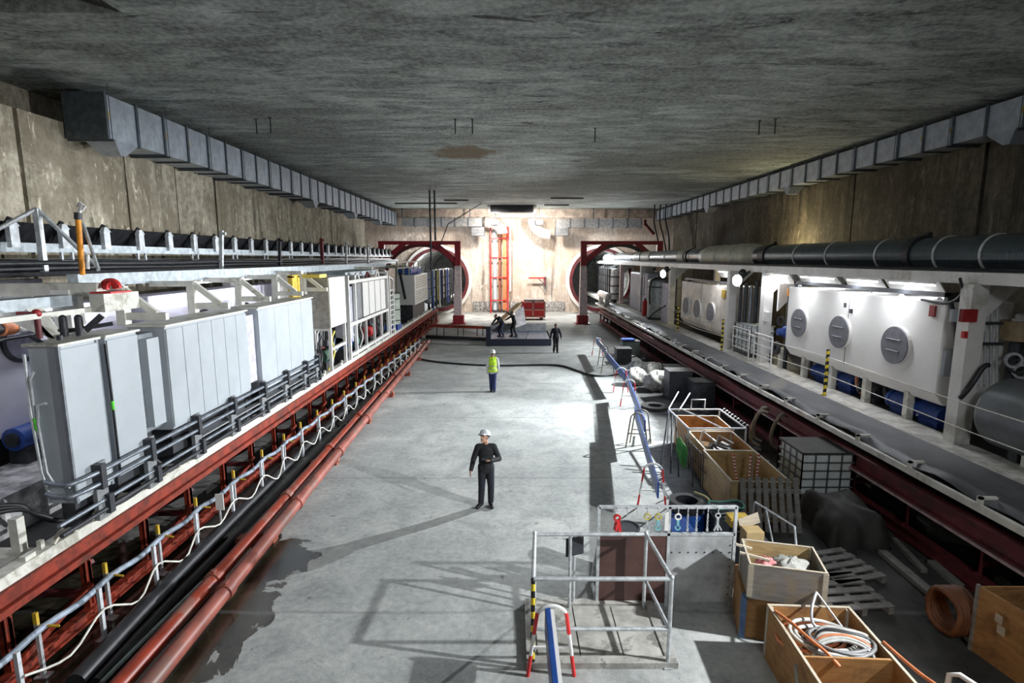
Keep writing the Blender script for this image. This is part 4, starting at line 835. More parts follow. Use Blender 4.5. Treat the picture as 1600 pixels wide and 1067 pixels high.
for k, y in enumerate((13.9, 22.0, 31.6, 43)):
    MB().disc_ring((10.35, y, 5.6), (0, 1, 0), .41, .47, .45 if k == 1 else .2, 30).bar((10.35, y, 5.9), (10.5, y, 6.15), .1).build('hanger_strap', BLACK, t)
for k in range(10): MB().bar((10.35, 6 + k * 4.5, 5.2), (10.35, 6 + k * 4.5, 4.98), .25).build('saddle', DARK, t)
t = thing('cable_run', 'dark cable tray line running below the big spiral duct', 'cable tray', (9.82, 30, 5.22)); MB().box(9.7, 9.95, 5, 55, 5.22, 5.25).build('tray', CHAR, t)
for j in range(3): MB().tube([(9.74 + j * .08, 5 + k * 2, 5.275 + .01 * math.sin(k * 2 + j)) for k in range(26)], .022, 6).build('cable', BLACK, t)
# tube lamps
for i, (y0, y1) in enumerate(((12.6, 14.2), (14.6, 16.0), (16.6, 18.6), (19.4, 20.9), (24.3, 26), (5.5, 8.5))):
    t = thing('fluorescent_lamp', 'lit tube lamp above %s' % ('the near end of the nearest white housing on the right machine', 'the middle of the nearest white housing on the right machine', 'the far end of the nearest white housing on the right machine', 'the white railing between the two right-hand housings', 'the stained white housing on the right machine', 'the grey pressure tank on the right machine')[i], 'lamp', (9.78, (y0 + y1) / 2, 4.85), 'tube lamps on the right machine')
    MB().add([(9.72, y0 - .15, 4.98), (9.98, y0 - .15, 4.62), (10.0, y0 - .15, 4.62), (9.76, y0 - .15, 4.98), (9.72, y1 + .1, 4.98), (9.98, y1 + .1, 4.62), (10.0, y1 + .1, 4.62), (9.76, y1 + .1, 4.98)], [(0, 1, 2, 3), (7, 6, 5, 4), (0, 4, 5, 1), (1, 5, 6, 2), (2, 6, 7, 3), (3, 7, 4, 0)]).build('reflector', WHITE2, t)
    MB().box(9.72, 9.86, y0, y1, 4.92, 4.98).build('housing', WHITE2, t); MB().cyl((9.79, y0 + .04, 4.89), (9.79, y1 - .04, 4.89), .022, n=8).build('tube', TUBE, t)
    lamp('AREA', 'right_tube_lamp', (9.5, (y0 + y1) / 2, 4.86), (9.45, (y0 + y1) / 2, 3.0), 60 if i < 5 else 14, (.92, .94, 1), shape='RECTANGLE', size=.1, size_y=y1 - y0)
for i, (px, py, y) in enumerate(((1152, 438, 21.9), (1036, 428, 32.5))):
    p = at(px, py, y=y)
    t = thing('floodlight', ('lit floodlight between the two white housings on the right machine', 'lit floodlight at the far column of the right machine')[i], 'lamp', (p.x, p.y, p.z - .25), 'floodlights on the right machine')
    MB().cyl(p + Vector((.12, .06, 0)), p, .16, .24, n=18).build('housing', CHAR, t); MB().cyl(p, p + Vector((-.02, -.01, 0)), .22, n=18).build('lens', GLOW, t); MB().bar(p + Vector((.1, 0, 0)), (9.5, y, 5.0), .08).ball(p + Vector((.2, 0, .3)), .16, 8).build('bracket', BLACK, t)
# conveyor along the edge
t = thing('edge_conveyor', 'long floor-side belt conveyor with rumpled dark belt along the right machine', 'conveyor', (8.4, 28, 1.1))
vs = []; fs = []; ny = 150
for i in range(ny + 1):
    y = 4 + 46 * i / ny
    for j in range(9):
        u = j / 8; x = 7.79 + .93 * u
        z = (1.56 if j else 1.46) + .08 * u + .05 * (abs(u - .5) * 2) ** 2 + (.045 * math.sin(y * 2.1 + 3 * u) + .035 * math.sin(y * 4.7 + 1.3 + 2 * u)) * (1 - u) ** 2
        vs.append((x + .06 * (1 - u) ** 3 * math.sin(y * 1.7), y, z))
fs = [(i * 9 + j, i * 9 + j + 1, (i + 1) * 9 + j + 1, (i + 1) * 9 + j) for i in range(ny) for j in range(8)]
MB().add(vs, fs, True).build('belt', BELT, t)
MB().box(7.66, 7.74, 4, 50, 1.38, 1.5).box(8.70, 8.72, 4, 50, 1.4, 1.6).build('side_rail', CREAM, t)
for k in range(28):
    y = 5.2 + k * 1.6
    MB().box(7.66, 7.72, y, y + .08, 1.5, 1.64).box(7.66, 7.95, y, y + .06, 1.6, 1.64).build('idler_bracket', CREAM, t); MB().cyl((7.9, y, 1.48), (8.68, y, 1.48), .05, n=8).build('roller', DARK, t)
MB().box(7.9, 8.68, 4, 50, 1.26, 1.29).build('return_belt', BLACK, t)
t = thing('rail_support', 'long dark red steel support trestle below the edge conveyor of the right machine', 'steel trestle', (8.0, 28, 0))
MB().ibeam((7.78, 4, 1.02), (7.78, 48, 1.02), .34, .2, .03).build('top_beam', REDD, t)
MB().bar((7.66, 4, .82), (7.66, 48, .82), .04).build('edge_strip', M('worn_pink_edge', (.5, .36, .36), .5), t)
MB().ibeam((9.4, 4, 1.1), (9.4, 48, 1.1), .4, .2, .03).build('rear_beam', REDD, t); MB().ibeam((7.78, 4, .16), (7.78, 48, .16), .24, .16, .03).build('bottom_rail', REDD, t)
for k in range(26):
    y = 5 + k * 1.7; MB().ibeam((7.78, y, .28), (7.78, y, .86), .14, .12, .02).box(7.66, 7.9, y - .1, y + .1, 0, .03).build('post', REDD, t)
    if k % 2 == 0: MB().bar((7.8, y, .5), (9.4, y, .5), .1).bar((9.4, y, 0), (9.4, y, .9), .12).build('tie', REDD, t)
# striped posts, ropes, gate
ps = [(9.02, 9.2), (9.02, 15.3), (9.02, 23.1), (9.02, 29.4), (9.02, 36)]
for i, (x, y) in enumerate(ps):
    if i == 0: continue
    MBs = MB().cyl((x, y, 1.6), (x, y, 2.94), .045, n=10).box(x - .07, x + .03, y - .07, y + .07, 1.58, 1.62)
    solo(MBs, 'striped_post', STRP, 'yellow and black striped walkway post, %s' % ('', 'in front of the nearest white housing', 'at the near end of the stained white housing', 'at the far end of the stained white housing', 'farthest one near the right portal')[i], 'post', 'striped posts on the right walkway')
for i, z in enumerate((2.72, 2.2)):
    pts = []
    for k in range(5):
        pts.append((9.01, ps[k][1] - (0 if k else 4), z)); 
        if k < 4: pts.append((9.01, (ps[k][1] - (0 if k else 4) + ps[k + 1][1]) / 2, z - .07))
    solo(MB().tube(smooth_path(pts, 5), .012, 6), 'guard_rope', ROPE, ('upper white guard rope along the right walkway', 'lower white guard rope along the right walkway')[i], 'rope', 'guard ropes on the right walkway')
t = thing('guard_gate', 'white tube railing beside the column between the two white housings', 'railing', (9.15, 20, 1.6))
f = MB()
for y in (18.9, 20.3, 20.75, 22.3): f.cyl((9.15, y, 1.6), (9.15, y, 2.75), .03, n=8)
for z in (1.95, 2.35, 2.75): f.cyl((9.15, 18.9, z), (9.15, 20.3, z), .025, n=8).cyl((9.15, 20.75, z), (9.15, 22.3, z), .025, n=8)
f.build('rail', WHITE2, t)
# tank at the right edge
t = thing('pressure_tank', 'grey horizontal pressure tank at the right edge beside the big white column', 'tank', (10.05, 9.4, 1.55))
TANK = M('tank_grey', (.15, .165, .175), .38, .25, 2, .2)
MB().cyl((10.05, 7.6, 2.42), (10.05, 10.6, 2.42), .72, n=30, caps=False).ball((10.05, 10.6, 2.42), (.72, .3, .72), 30).ball((10.05, 7.6, 2.42), (.72, .3, .72), 30).build('shell', TANK, t)
MB().box(9.7, 10.4, 8.1, 8.3, 1.55, 1.95).build('saddle', DARK, t); MB().box(9.7, 10.4, 10.0, 10.2, 1.55, 1.95).build('saddle', DARK, t); MB().box(9.32, 9.4, 9.3, 9.5, 2.3, 2.55).build('name_plate', MIDG, t); MB().cyl((10.05, 9.5, 3.1), (10.05, 9.5, 3.45), .1).cyl((10.05, 9.5, 3.4), (10.05, 9.5, 3.48), .16).build('nozzle', DARK, t)
t = thing('hanging_cables', 'black cables hanging down the big white column near the tank', 'cables', (9.5, 11.4, 1.6))
MB().tube(smooth_path([at(1485, 470, y=11.9), at(1495, 520, y=11.8), at(1493, 580, y=11.6), at(1492, 622, y=11.4)], 5), .045, 8).build('cable', BLACK, t); MB().tube(smooth_path([at(1500, 622, y=11.1), at(1515, 605, y=11.0), at(1535, 575, y=11.0), at(1545, 570, y=11)], 5), .05, 8).build('loop', BLACK, t)
MB().tube(smooth_path([at(1500, 435, y=11.3), at(1502, 460, y=11.5), at(1478, 474, y=11.9), at(1440, 468, y=12.6)], 5), .03, 8).build('feed', BLACK, t)
p = at(1513, 493, y=11.05)
t = thing('red_box', 'red box on the big white column with a smaller red push button below', 'alarm box', (9.5, 11.05, 3.6)); MB().cb(p, .3, .1, .26).build('housing', M('alarm_red', (0, 0, 0)), t); MB().cb(at(1507, 523, y=11.08), .08, .08, .14).build('button', BRED, t); MB().cb(at(1490, 493, y=11.1), .12, .08, .25).build('junction', CAB, t)
for i in range(4):
    x0, x1 = 1532 + i * 9, 1530 + i * 9
    solo(MB().cyl(at(x0, 470, y=11.6), at(x1, 600, y=11.6), .025, n=8), 'riser_tube', TUBEG, 'thin steel riser tube right of the big white column, %s from the left' % ORD[i], 'pipe', 'riser tubes by the big column')
for i, z in enumerate((505, 537)): solo(MB().box(at(1527, z, y=11.55).x, at(1565, z, y=11.55).x, 11.5, 11.58, at(1540, z, y=11.55).z - .03, at(1540, z, y=11.55).z + .03), 'tube_clamp', CHAR, ('upper dark clamp across the thin riser tubes', 'lower dark clamp across the thin riser tubes')[i], 'clamp', 'clamps on the riser tubes')
t = thing('filter_unit', 'brown-topped filter unit with white cap behind the tank at the right edge', 'filter', (10.9, 11.2, 1.55))
p = at(1592, 510, y=11.6); MB().cyl((p.x, 11.6, p.z - .3), (p.x, 11.6, p.z + .12), .3, n=16).build('canister', M('brown_canister', (.30, .22, .12), .5), t); MB().cyl((p.x, 11.6, p.z + .12), (p.x, 11.6, p.z + .17), .14).ball((p.x, 11.6, p.z + .2), .09, 8).build('cap', WHITE2, t); MB().cyl((p.x, 11.6, 1.55), (p.x, 11.6, p.z - .3), .12).build('stem', DARK, t)
for j in range(5): MB().disc_ring((p.x - .2 + j * .1, 11.4, p.z - .7 - .12 * j), (.3, 1, .2), .12, .17, .06, 14).build('valve_wheel', DARK if j % 2 else TUBEG, t)
# things between and below the housings
for i, (y, c_, nm) in enumerate(((12.6, BLUEM, 'nearest blue pump'), (13.6, BLUEM, 'second blue pump'), (14.8, CHAR, 'dark pump'), (15.9, BLUEM, 'third blue pump'), (17.2, BLUEM, 'farthest blue pump'))):
    t = thing('pump', nm + ' under the nearest white housing on the right machine', 'pump', (10.1, y, 1.55), 'pumps under the right housing')
    MB().cyl((10.1, y - .35, 1.85), (10.1, y + .3, 1.85), .22).build('motor', c_, t); MB().cyl((10.1, y + .3, 1.85), (10.1, y + .4, 1.85), .25).box(9.95, 10.25, y - .3, y + .3, 1.55, 1.7).build('casing', BLUEM if i != 2 else DARK, t)
    MB().tube(smooth_path([(9.95, y + .3, 1.7), (9.9, y + .45, 1.95), (9.95, y + .55, 2.15)], 4), .05, 7).build('hose', (WHITE2, BLACK, ORGP, TUBEG, BLACK)[i], t)
t = thing('water_tote', 'caged plastic tote behind the railing beside the striped post', 'container', (9.9, 22.6, 1.55), None)
def tote(t, x0, x1, y0, y1, z0, z1, nx=4, ny_=4, nz=5, mat=IBC):
    MB().box(x0 + .03, x1 - .03, y0 + .03, y1 - .03, z0 + .14, z1 - .02).build('bottle', mat, t, .05)
    c_ = MB(); r = .013
    for k in range(nz + 1):
        z = z0 + .16 + (z1 - z0 - .17) * k / nz
        c_.bar((x0, y0, z), (x1, y0, z), .025).bar((x0, y1, z), (x1, y1, z), .025).bar((x0, y0, z), (x0, y1, z), .025).bar((x1, y0, z), (x1, y1, z), .025)
    for k in range(nx + 1):
        x = x0 + (x1 - x0) * k / nx; c_.bar((x, y0, z0 + .12), (x, y0, z1), .025).bar((x, y1, z0 + .12), (x, y1, z1), .025)
    for k in range(ny_ + 1):
        y = y0 + (y1 - y0) * k / ny_; c_.bar((x0, y, z0 + .12), (x0, y, z1), .025).bar((x1, y, z0 + .12), (x1, y, z1), .025)
    c_.build('cage', M('cage_steel', (.16, .19, .19), .45, .4), t)
    p_ = MB().box(x0, x1, y0, y1, z0 + .09, z0 + .13)
    for k in range(3): p_.box(x0 + (x1 - x0 - .12) * k / 2, x0 + (x1 - x0 - .12) * k / 2 + .12, y0, y1, z0, z0 + .09)
    p_.build('pallet', DARK, t)
tote(t, 9.45, 10.4, 21.3, 22.9, 1.6, 2.85)
t = thing('pipe_cluster', 'upright dark pipes and a floodlight stem between the two white housings', 'pipes', (9.9, 22, 1.55))
for j in range(6): MB().cyl((9.7 + .14 * j, 23.1 - .18 * j, 1.55), (9.7 + .14 * j, 23.1 - .18 * j, 4.6 - .1 * (j % 3)), .06 + .02 * (j % 2), n=10).build('pipe', (DARK, CHAR, PIPEG, DARK, CHAR, TUBEG)[j], t)
t = thing('blue_valve', 'blue valve on an upright pipe with orange tip left of the nearest white housing', 'valve', (9.85, 19.3, 1.55))
MB().cyl((9.85, 19.3, 1.55), (9.85, 19.3, 4.2), .07).build('pipe', DARK, t); MB().cyl((9.85, 19.3, 4.2), (9.85, 19.3, 4.45), .1).build('orange_tip', ORG, t); MB().ball((9.85, 19.3, 2.9), .24, 10).cyl((9.5, 19.3, 2.9), (10.2, 19.3, 2.9), .12).build('body', BLUEM, t); MB().disc_ring((9.6, 19.3, 3.3), (1, .3, 0), .12, .17, .05, 16).build('handwheel', DARK, t); MB().disc_ring((9.6, 19.5, 2.3), (1, 0, 0), .1, .24, .1, 14).build('handwheel', DARK, t)
solo(MB().box(9.4, 9.55, 20.0, 20.25, 3.2, 3.55), 'junction_box', WHITE2, 'small white junction box beside the column between the two housings', 'box')
solo(MB().prism([(9.7, 4.6), (9.7, 3.6), (10.6, 4.6)], 'xz', 19.8, 19.9), 'white_gusset', WHITE2, 'white triangular plate above the blue valve', 'plate')
t = thing('vessel', 'tall grey upright vessel near the far floodlight of the right machine', 'vessel', (9.7, 35.5, 1.55))
MB().cyl((9.7, 35.5, 1.7), (9.7, 35.5, 4.0), .85, n=26).ball((9.7, 35.5, 4.0), (.85, .85, .35), 26).build('shell', M('vessel_grey', (.30, .34, .35), .35, .3), t); MB().cyl((9.7, 35.5, 1.6), (9.7, 35.5, 1.75), .9, n=26).disc_ring((9.7, 35.5, 3.7), (0, 0, 1), .84, .89, .08, 26).build('band', DARK, t); MB().ball((9.5, 35, 4.3), .25, 8).tube(smooth_path([(9.4, 35, 4.3), (8.9, 34.8, 4.1), (8.75, 34.7, 3.4), (8.8, 34.7, 2.6)], 5), .06, 8).build('hose', BLACK, t)
solo(MB().box(9.4, 9.75, 32.9, 34.2, 1.6, 4.0), 'lilac_screen', M('lilac_panel', (0, 0, 0)), 'pale lilac panel beside the grey upright vessel', 'panel')
t = thing('control_cabin', 'bluish cabin with dark window beyond the grey upright vessel', 'cabin', (10, 41, 1.55))
MB().box(9.5, 10.9, 38.4, 44, 1.6, 4.5).build('body', M('cabin_blue_grey', (.42, .44, .54), .45), t, .15); MB().box(9.46, 9.52, 39.2, 41, 2.9, 4.2).build('window', M('dark_blue_glass', (.03, .05, .16), .15), t); MB().disc_ring((9.5, 40.1, 3.5), (1, 0, 0), .95, 1.05, .08, 4, PI / 4, 2 * PI + PI / 4).build('window_frame', CAB, t)
t = thing('fire_extinguisher', 'red extinguisher standing by the cabin on the right walkway', 'fire extinguisher', (9.2, 37.6, 1.6)); MB().cyl((9.2, 37.6, 1.6), (9.2, 37.6, 2.5), .18).ball((9.2, 37.6, 2.5), .18, 10).build('cylinder', BRED, t); MB().cyl((9.2, 37.6, 2.6), (9.2, 37.6, 2.8), .06).build('valve', DARK, t)
for i in range(7):
    y = 48.8 + i * 1.6; x = 9.2 + .1 * i
    t = thing('process_column', 'shiny upright vessel inside the right tunnel mouth, %s counted inward' % ORD[i], 'vessel', (x, y, 1.5), 'vessels at the right tunnel mouth')
    MB().cyl((x, y, 1.9), (x, y, 4.4), .42, n=14).ball((x, y, 4.4), (.42, .42, .25), 12).build('shell', (TUBEG, WHITE2, MIDG, TUBEG, WHITE2, MIDG, TUBEG)[i], t); f = MB()
    for z in (2.4, 3.1, 3.9): f.disc_ring((x, y, z), (0, 0, 1), .41, .48, .1, 16)
    f.cyl((x - .5, y, 1.6), (x - .5, y, 4.7), .07, n=8).cyl((x - .5, y + .4, 4.4), (x + .3, y + .4, 4.9), .07, n=8); f.build('band', DARK, t); MB().cyl((x, y, 1.5), (x, y, 1.9), .2).build('foot', DARK, t)
solo(MB().cyl((8.2, 46.5, 2.3), (8.2, 50.5, 2.3), .3, n=14).ball((8.2, 46.5, 2.3), .3, 14).ball((8.2, 50.5, 2.3), .3, 14).box(8.0, 8.4, 46.8, 47, 1.6, 2.1).box(8.0, 8.4, 50, 50.2, 1.6, 2.1), 'horizontal_vessel', WHITE2, 'short white horizontal vessel inside the right portal frame', 'vessel')

# =================================================================== PEOPLE
def fuse(segs, name, mat, parent, voxel, smooth=4):
    """one continuous skin round tapered limbs"""
    m = MB()
    for s in segs:
        if s[0] == 'e': m.ball(s[1], s[2], 14, None, s[3] if len(s) > 3 else None)
        else:
            a, b, ra, rb = s; m.cyl(a, b, ra, rb, 12); m.ball(a, ra, 12); m.ball(b, rb, 12)
    o = m.build('tmp', mat, None, local=True)
    r = o.modifiers.new('r', 'REMESH'); r.mode = 'VOXEL'; r.voxel_size = voxel; r.use_smooth_shade = True
    s_ = o.modifiers.new('s', 'SMOOTH'); s_.factor = 0.5; s_.iterations = smooth
    bpy.context.view_layer.update()
    me = bpy.data.meshes.new_from_object(o.evaluated_get(bpy.context.evaluated_depsgraph_get()))
    me.name = name; old = o.data; bpy.data.objects.remove(o); bpy.data.meshes.remove(old)
    q = bpy.data.objects.new(name, me); COL.objects.link(q); q.parent = parent; return q
V = Vector
def hand(wrist, d, n, side, curl=.5):
    """palm, four unequal bent fingers and a thumb; d points along the hand, n out of the back of it"""
    d = V(d).normalized(); n = V(n); n = (n - d * n.dot(d)).normalized(); s = d.cross(n) * side; w_ = V(wrist); out = []
    p1 = w_ + d * .05
    for k in range(4):
        o = (k - 1.5) * .021; b = w_ + d * .085 + s * o; out.append((w_ + s * o * .7, b, .017, .014))
        L = (.036, .042, .040, .031)[k]; e = b + (d * math.cos(curl * .5) - n * math.sin(curl * .5)) * L
        g = e + (d * math.cos(curl * 1.4) - n * math.sin(curl * 1.4)) * L * .85; out += [(b, e, .0105, .0095), (e, g, .0095, .008)]
    t0 = w_ + d * .03 - s * .03; t1 = t0 + d * .03 - s * .025 - n * .012; out += [(w_ + d * .02 - s * .015, t0, .014, .012), (t0, t1, .0115, .01), (t1, t1 + d * .03 - n * .012 - s * .004, .0095, .008)]
    return out
def person(name, label, loc, rz, J, mats, hat=None, vest=None, voxel=.011, head_rot=(0, 0, 0), group=None, hold=None, scale=1.0):
    t = proto(name); tag(t, label, 'person', group)
    j = {k: V(v) for k, v in J.items()}
    hr = Euler(head_rot).to_matrix(); hc = j['head']; HP = lambda x, y, z: hc + hr @ V((x, y, z))
    head = [('e', HP(0, .012, .03), (.077, .097, .10), head_rot), ('e', HP(0, -.03, -.045), (.056, .062, .072), head_rot), (HP(0, -.088, .02), HP(0, -.108, -.018), .010, .016), ('e', HP(0, -.075, -.098), (.025, .022, .02), head_rot),
            ('e', HP(.08, .012, -.005), (.012, .02, .033), head_rot), ('e', HP(-.08, .012, -.005), (.012, .02, .033), head_rot), ('e', HP(0, -.088, -.058), (.024, .014, .012), head_rot), (HP(-.045, -.078, .035), HP(.045, -.078, .035), .016, .016),
            (j['neck'], HP(0, .02, -.05), .058, .055)]
    torso = [(j['pelvis'] + V((-.07, 0, 0)), j['pelvis'] + V((.07, 0, 0)), .105, .105), (j['pelvis'], j['waist'], .125, .12), ('e', (j['waist'] + j['chest']) / 2, (.155, .11, .2)), ('e', j['chest'], (.165, .115, .17)), (j['chest'] + V((0, .01, .1)), j['neck'], .09, .062), (j['ls'] * .9 + j['rs'] * .1 + V((0, 0, .012)), j['rs'] * .9 + j['ls'] * .1 + V((0, 0, .012)), .056, .056)]
    arms = []; legs = []; shoes = []; hands = []
    for s, k in (('l', 1), ('r', -1)):
        arms += [(j[s + 's'], j[s + 'e'], .060, .050), (j[s + 'e'], j[s + 'w'], .049, .034)]
        legs += [(j[s + 'h'], j[s + 'k'], .092, .066), (j[s + 'k'], j[s + 'k'].lerp(j[s + 'a'], .35), .064, .064), (j[s + 'k'].lerp(j[s + 'a'], .3), j[s + 'a'], .064, .054)]
        shoes += [(j[s + 'a'] + V((0, 0, -.01)), j[s + 't'], .052, .043), (j[s + 'a'] + V((0, 0, .05)), j[s + 'a'] + V((0, .0, -.03)), .05, .056), (j[s + 'a'] + V((0, .035, -.045)), j[s + 't'], .046, .042), (j[s + 'a'] + V((0, .04, -.05)), j[s + 't'] + V((0, 0, -.005)), .042, .04)]
        hands += hand(j[s + 'w'], j.get(s + 'hd', j[s + 'w'] - j[s + 'e']), j.get(s + 'hn', V((k, 0, .2))), k * (1 if True else -1), J.get(s + 'curl', (.6, 0, 0))[0])
    fuse(torso + arms + legs + head + hands + [(j['la'], j['lt'], .035, .03), (j['ra'], j['rt'], .035, .03)], 'body', mats['skin'], t, voxel * .62, 3)
    g = .014
    def grow(L, e): return [(s[0], s[1], tuple(r + e for r in s[2]), *s[3:]) if s[0] == 'e' else (s[0], s[1], s[2] + e, s[3] + e) for s in L]
    tor = [s for i, s in enumerate(torso) if i != 4] + [(j['chest'] + V((0, .01, .1)), j['neck'] + V((0, .005, -.03)), .09, .062)]
    fuse(grow(tor + arms, g) + [(j['pelvis'] + V((-.05, 0, -.06)), j['pelvis'] + V((.05, 0, -.06)), .128, .128), (j['waist'] + V((-.04, 0, 0)), j['waist'] + V((.04, 0, 0)), .128, .128)], 'jacket', mats['top'], t, voxel)
    fuse(grow(legs + torso[:2], g - .002), 'trousers', mats['legs'], t, voxel)
    fuse(shoes, 'shoes', mats['shoes'], t, voxel)
    if vest:
        fuse(grow([torso[2], torso[3], torso[4][:2] + (.085, .03), (j['ls'] * .75 + j['rs'] * .25, j['rs'] * .75 + j['ls'] * .25, .07, .07), torso[1], (j['pelvis'] + V((-.05, 0, -.0)), j['pelvis'] + V((.05, 0, -.0)), .122, .122)], g + .018), 'safety_vest', vest[0], t, voxel)
        b = MB()
        for z in (.97, 1.12): b.disc_ring((0, 0, z), (0, 0, 1), .1, .206, .045, 24)
        for q in b.v: q.y *= .80; q.x *= .97
        b.build('reflective_band', vest[1], t, local=True)
    for s in (-1, 1): MB().ball(HP(s * .032, -.086, .012), (.012, .008, .007), 8, None, head_rot).build('eye', HAIR, t, local=True)
    MB().bar(HP(-.022, -.103, -.058), HP(.022, -.103, -.058), .006, .006).build('mouth', M('lip', (.25, .09, .07), .5), t, local=True)
    hb = MB(); hb.ball(HP(0, .028, .05), (.084, .095, .092), 16, None, head_rot); hb.build('hair', HAIR, t, local=True)
    if hat:
        m = MB(); n = 22; prof = [(.124, -.005), (.122, .03), (.112, .07), (.085, .105), (.045, .125), (.0, .13)]; vs = []
        for r_, z in prof:
            for k in range(n):
                a = 2 * PI * k / n; rr = r_ * (1.0 + .13 * abs(math.sin(a))) ; vs.append(HP(rr * math.cos(a) * .9, rr * math.sin(a) + .01, z + .06))
        m.add(vs, [(i * n + k, i * n + (k + 1) % n, (i + 1) * n + (k + 1) % n, (i + 1) * n + k) for i in range(len(prof) - 1) for k in range(n)], True)
        m.build('hard_hat', hat, t, local=True)
        b = MB(); vs = []
        for z in (.05, .062):
            for k in range(n):
                a = 2 * PI * k / n; fr = max(0, -math.sin(a)); vs += [HP(.108 * math.cos(a), .135 * math.sin(a) + .01, z), HP((.125 + .005 * fr) * math.cos(a), (.152 + .055 * fr) * math.sin(a) + .01, z - .012 * fr)]
        m2 = 2 * n; fs = []
        for k in range(n):
            q = (k + 1) % n; fs += [(2 * k, 2 * q, 2 * q + 1, 2 * k + 1), (m2 + 2 * k, m2 + 2 * k + 1, m2 + 2 * q + 1, m2 + 2 * q), (2 * k + 1, 2 * q + 1, m2 + 2 * q + 1, m2 + 2 * k + 1), (2 * k, m2 + 2 * k, m2 + 2 * q, 2 * q)]
        b.add(vs, fs); b.build('hat_brim', hat, t, local=True)
    t.location = loc; t.rotation_euler = (0, 0, rz); t.scale = (scale,) * 3; return t
BLK = M('black_cloth', (.012, .013, .015), .85, 0, 12, .3); NAVY = M('navy_cloth', (.012, .014, .022), .85, 0, 12, .3); SHOE = M('black_shoe', (.012, .011, .011), .5)
HATG = M('grey_hat_plastic', (.55, .57, .62), .3); HATW = M('white_hat_plastic', (.82, .83, .85), .3)
stand = dict(pelvis=(0, 0, .94), waist=(0, 0, 1.06), chest=(0, .01, 1.27), neck=(0, .02, 1.45), head=(0, -.005, 1.60), ls=(.175, .01, 1.39), rs=(-.175, .01, 1.39),
             lh=(.085, 0, .92), rh=(-.085, 0, .92))
f1 = at(760, 791, z=0)
j1 = dict(stand, re=(-.27, .03, 1.13), rw=(-.33, -.08, .90), rhn=(-.9, -.2, .1), le=(.29, -.01, 1.12), lw=(.10, -.25, 1.16), lhd=(-.9, -.25, .12), lhn=(.1, -.6, -.8), lk=(.105, -.05, .5), la=(.10, .02, .09), lt=(.13, -.14, .04), rk=(-.10, -.04, .5), ra=(-.12, 0, .09), rt=(-.20, -.13, .04), rcurl=(.5, 0, 0), lcurl=(.9, 0, 0), head=(-.03, .0, 1.60))
person('person', 'person in black jacket and grey hard hat standing on the open floor, looking up', (f1.x, f1.y, 0), .05, j1, dict(skin=SKIN, top=BLK, legs=NAVY, shoes=SHOE), HATG, head_rot=(R(-24), R(-12), R(-38)))
solo(MB().cb((f1.x - .02, f1.y - .31, 1.225), .13, .07, .012, (.25, 0, -.1)), 'phone', CHAR, 'dark phone held at the chest of the person in the grey hard hat', 'phone')
f2 = at(770, 612, z=0)
j2 = dict(stand, le=(.225, .02, 1.12), lw=(.225, -.07, .88), re=(-.225, .02, 1.12), rw=(-.235, -.05, .88), rhn=(-1, 0, 0), lhn=(1, 0, 0), lk=(.075, -.10, .5), la=(.06, -.02, .09), lt=(.07, -.18, .04), rk=(-.07, .0, .5), ra=(-.06, .10, .10), rt=(-.07, -.05, .04))
person('person', 'person in yellow safety vest, white hard hat and blue jeans walking away', (f2.x, f2.y, 0), PI + .1, j2, dict(skin=SKIN, top=M('white_shirt', (.62, .62, .66), .8), legs=M('blue_jeans', (.025, .035, .13), .8), shoes=SHOE), HATW, (M('lime_vest_cloth', (.55, .90, .03), .6), M('silver_band', (.45, .50, .30), .35)))
f3 = at(868, 551, z=0)
j3 = dict(j2, le=(.28, .0, 1.14), lw=(.30, -.1, .92), re=(-.28, .0, 1.14), rw=(-.3, -.1, .92), lk=(.08, -.05, .5), la=(.10, 0, .09), lt=(.12, -.15, .04), rk=(-.09, -.13, .52), ra=(-.1, .02, .12), rt=(-.14, -.12, .06))
person('person', 'dark-clothed person walking toward the camera beside the right end of the steel platform', (f3.x, f3.y, 0), .1, j3, dict(skin=M('backlit_skin', (.2, .11, .08), .5), top=NAVY, legs=BLK, shoes=SHOE), None, voxel=.018)  # skin tone darkened to carry the shade of a backlit figure
yp = 35.2
j4 = dict(pelvis=(0, .1, .88), waist=(0, .04, 1.0), chest=(0, -.16, 1.16), neck=(0, -.33, 1.28), head=(0, -.45, 1.38), ls=(.175, -.24, 1.24), rs=(-.175, -.24, 1.24), lh=(.085, .08, .86), rh=(-.085, .08, .86), le=(.24, -.42, 1.0), lw=(.12, -.6, .9), re=(-.24, -.42, 1.0), rw=(-.12, -.62, .88), lk=(.12, -.1, .48), la=(.13, .1, .09), lt=(.15, -.07, .04), rk=(-.12, -.14, .48), ra=(-.13, 0, .09), rt=(-.15, -.17, .04))
p4 = at(783, 529, y=yp)
person('person', 'dark-clothed person bending over at the left end of the steel platform', (p4.x, yp, .45), -.9, j4, dict(skin=M('backlit_skin', (0, 0, 0)), top=NAVY, legs=M('dusk_blue_cloth', (.03, .035, .07), .8), shoes=SHOE), None, voxel=.018)
j5 = dict(stand, pelvis=(0, .03, .92), chest=(0, -.05, 1.25), neck=(0, -.08, 1.43), head=(0, -.16, 1.55), ls=(.175, -.07, 1.37), rs=(-.175, -.07, 1.37), le=(.2, -.30, 1.45), lw=(.14, -.5, 1.62), re=(-.22, -.33, 1.18), rw=(-.1, -.55, 1.12), lk=(.12, -.05, .5), la=(.15, .12, .09), lt=(.17, -.05, .04), rk=(-.11, -.15, .5), ra=(-.13, -.08, .09), rt=(-.15, -.25, .04))
p5 = at(803, 528, y=yp)
person('person', 'dark-clothed person with raised arm pulling a pale board on the steel platform', (p5.x, yp, .45), -1.2, j5, dict(skin=M('backlit_skin', (0, 0, 0)), top=BLK, legs=BLK, shoes=SHOE), None, voxel=.018)

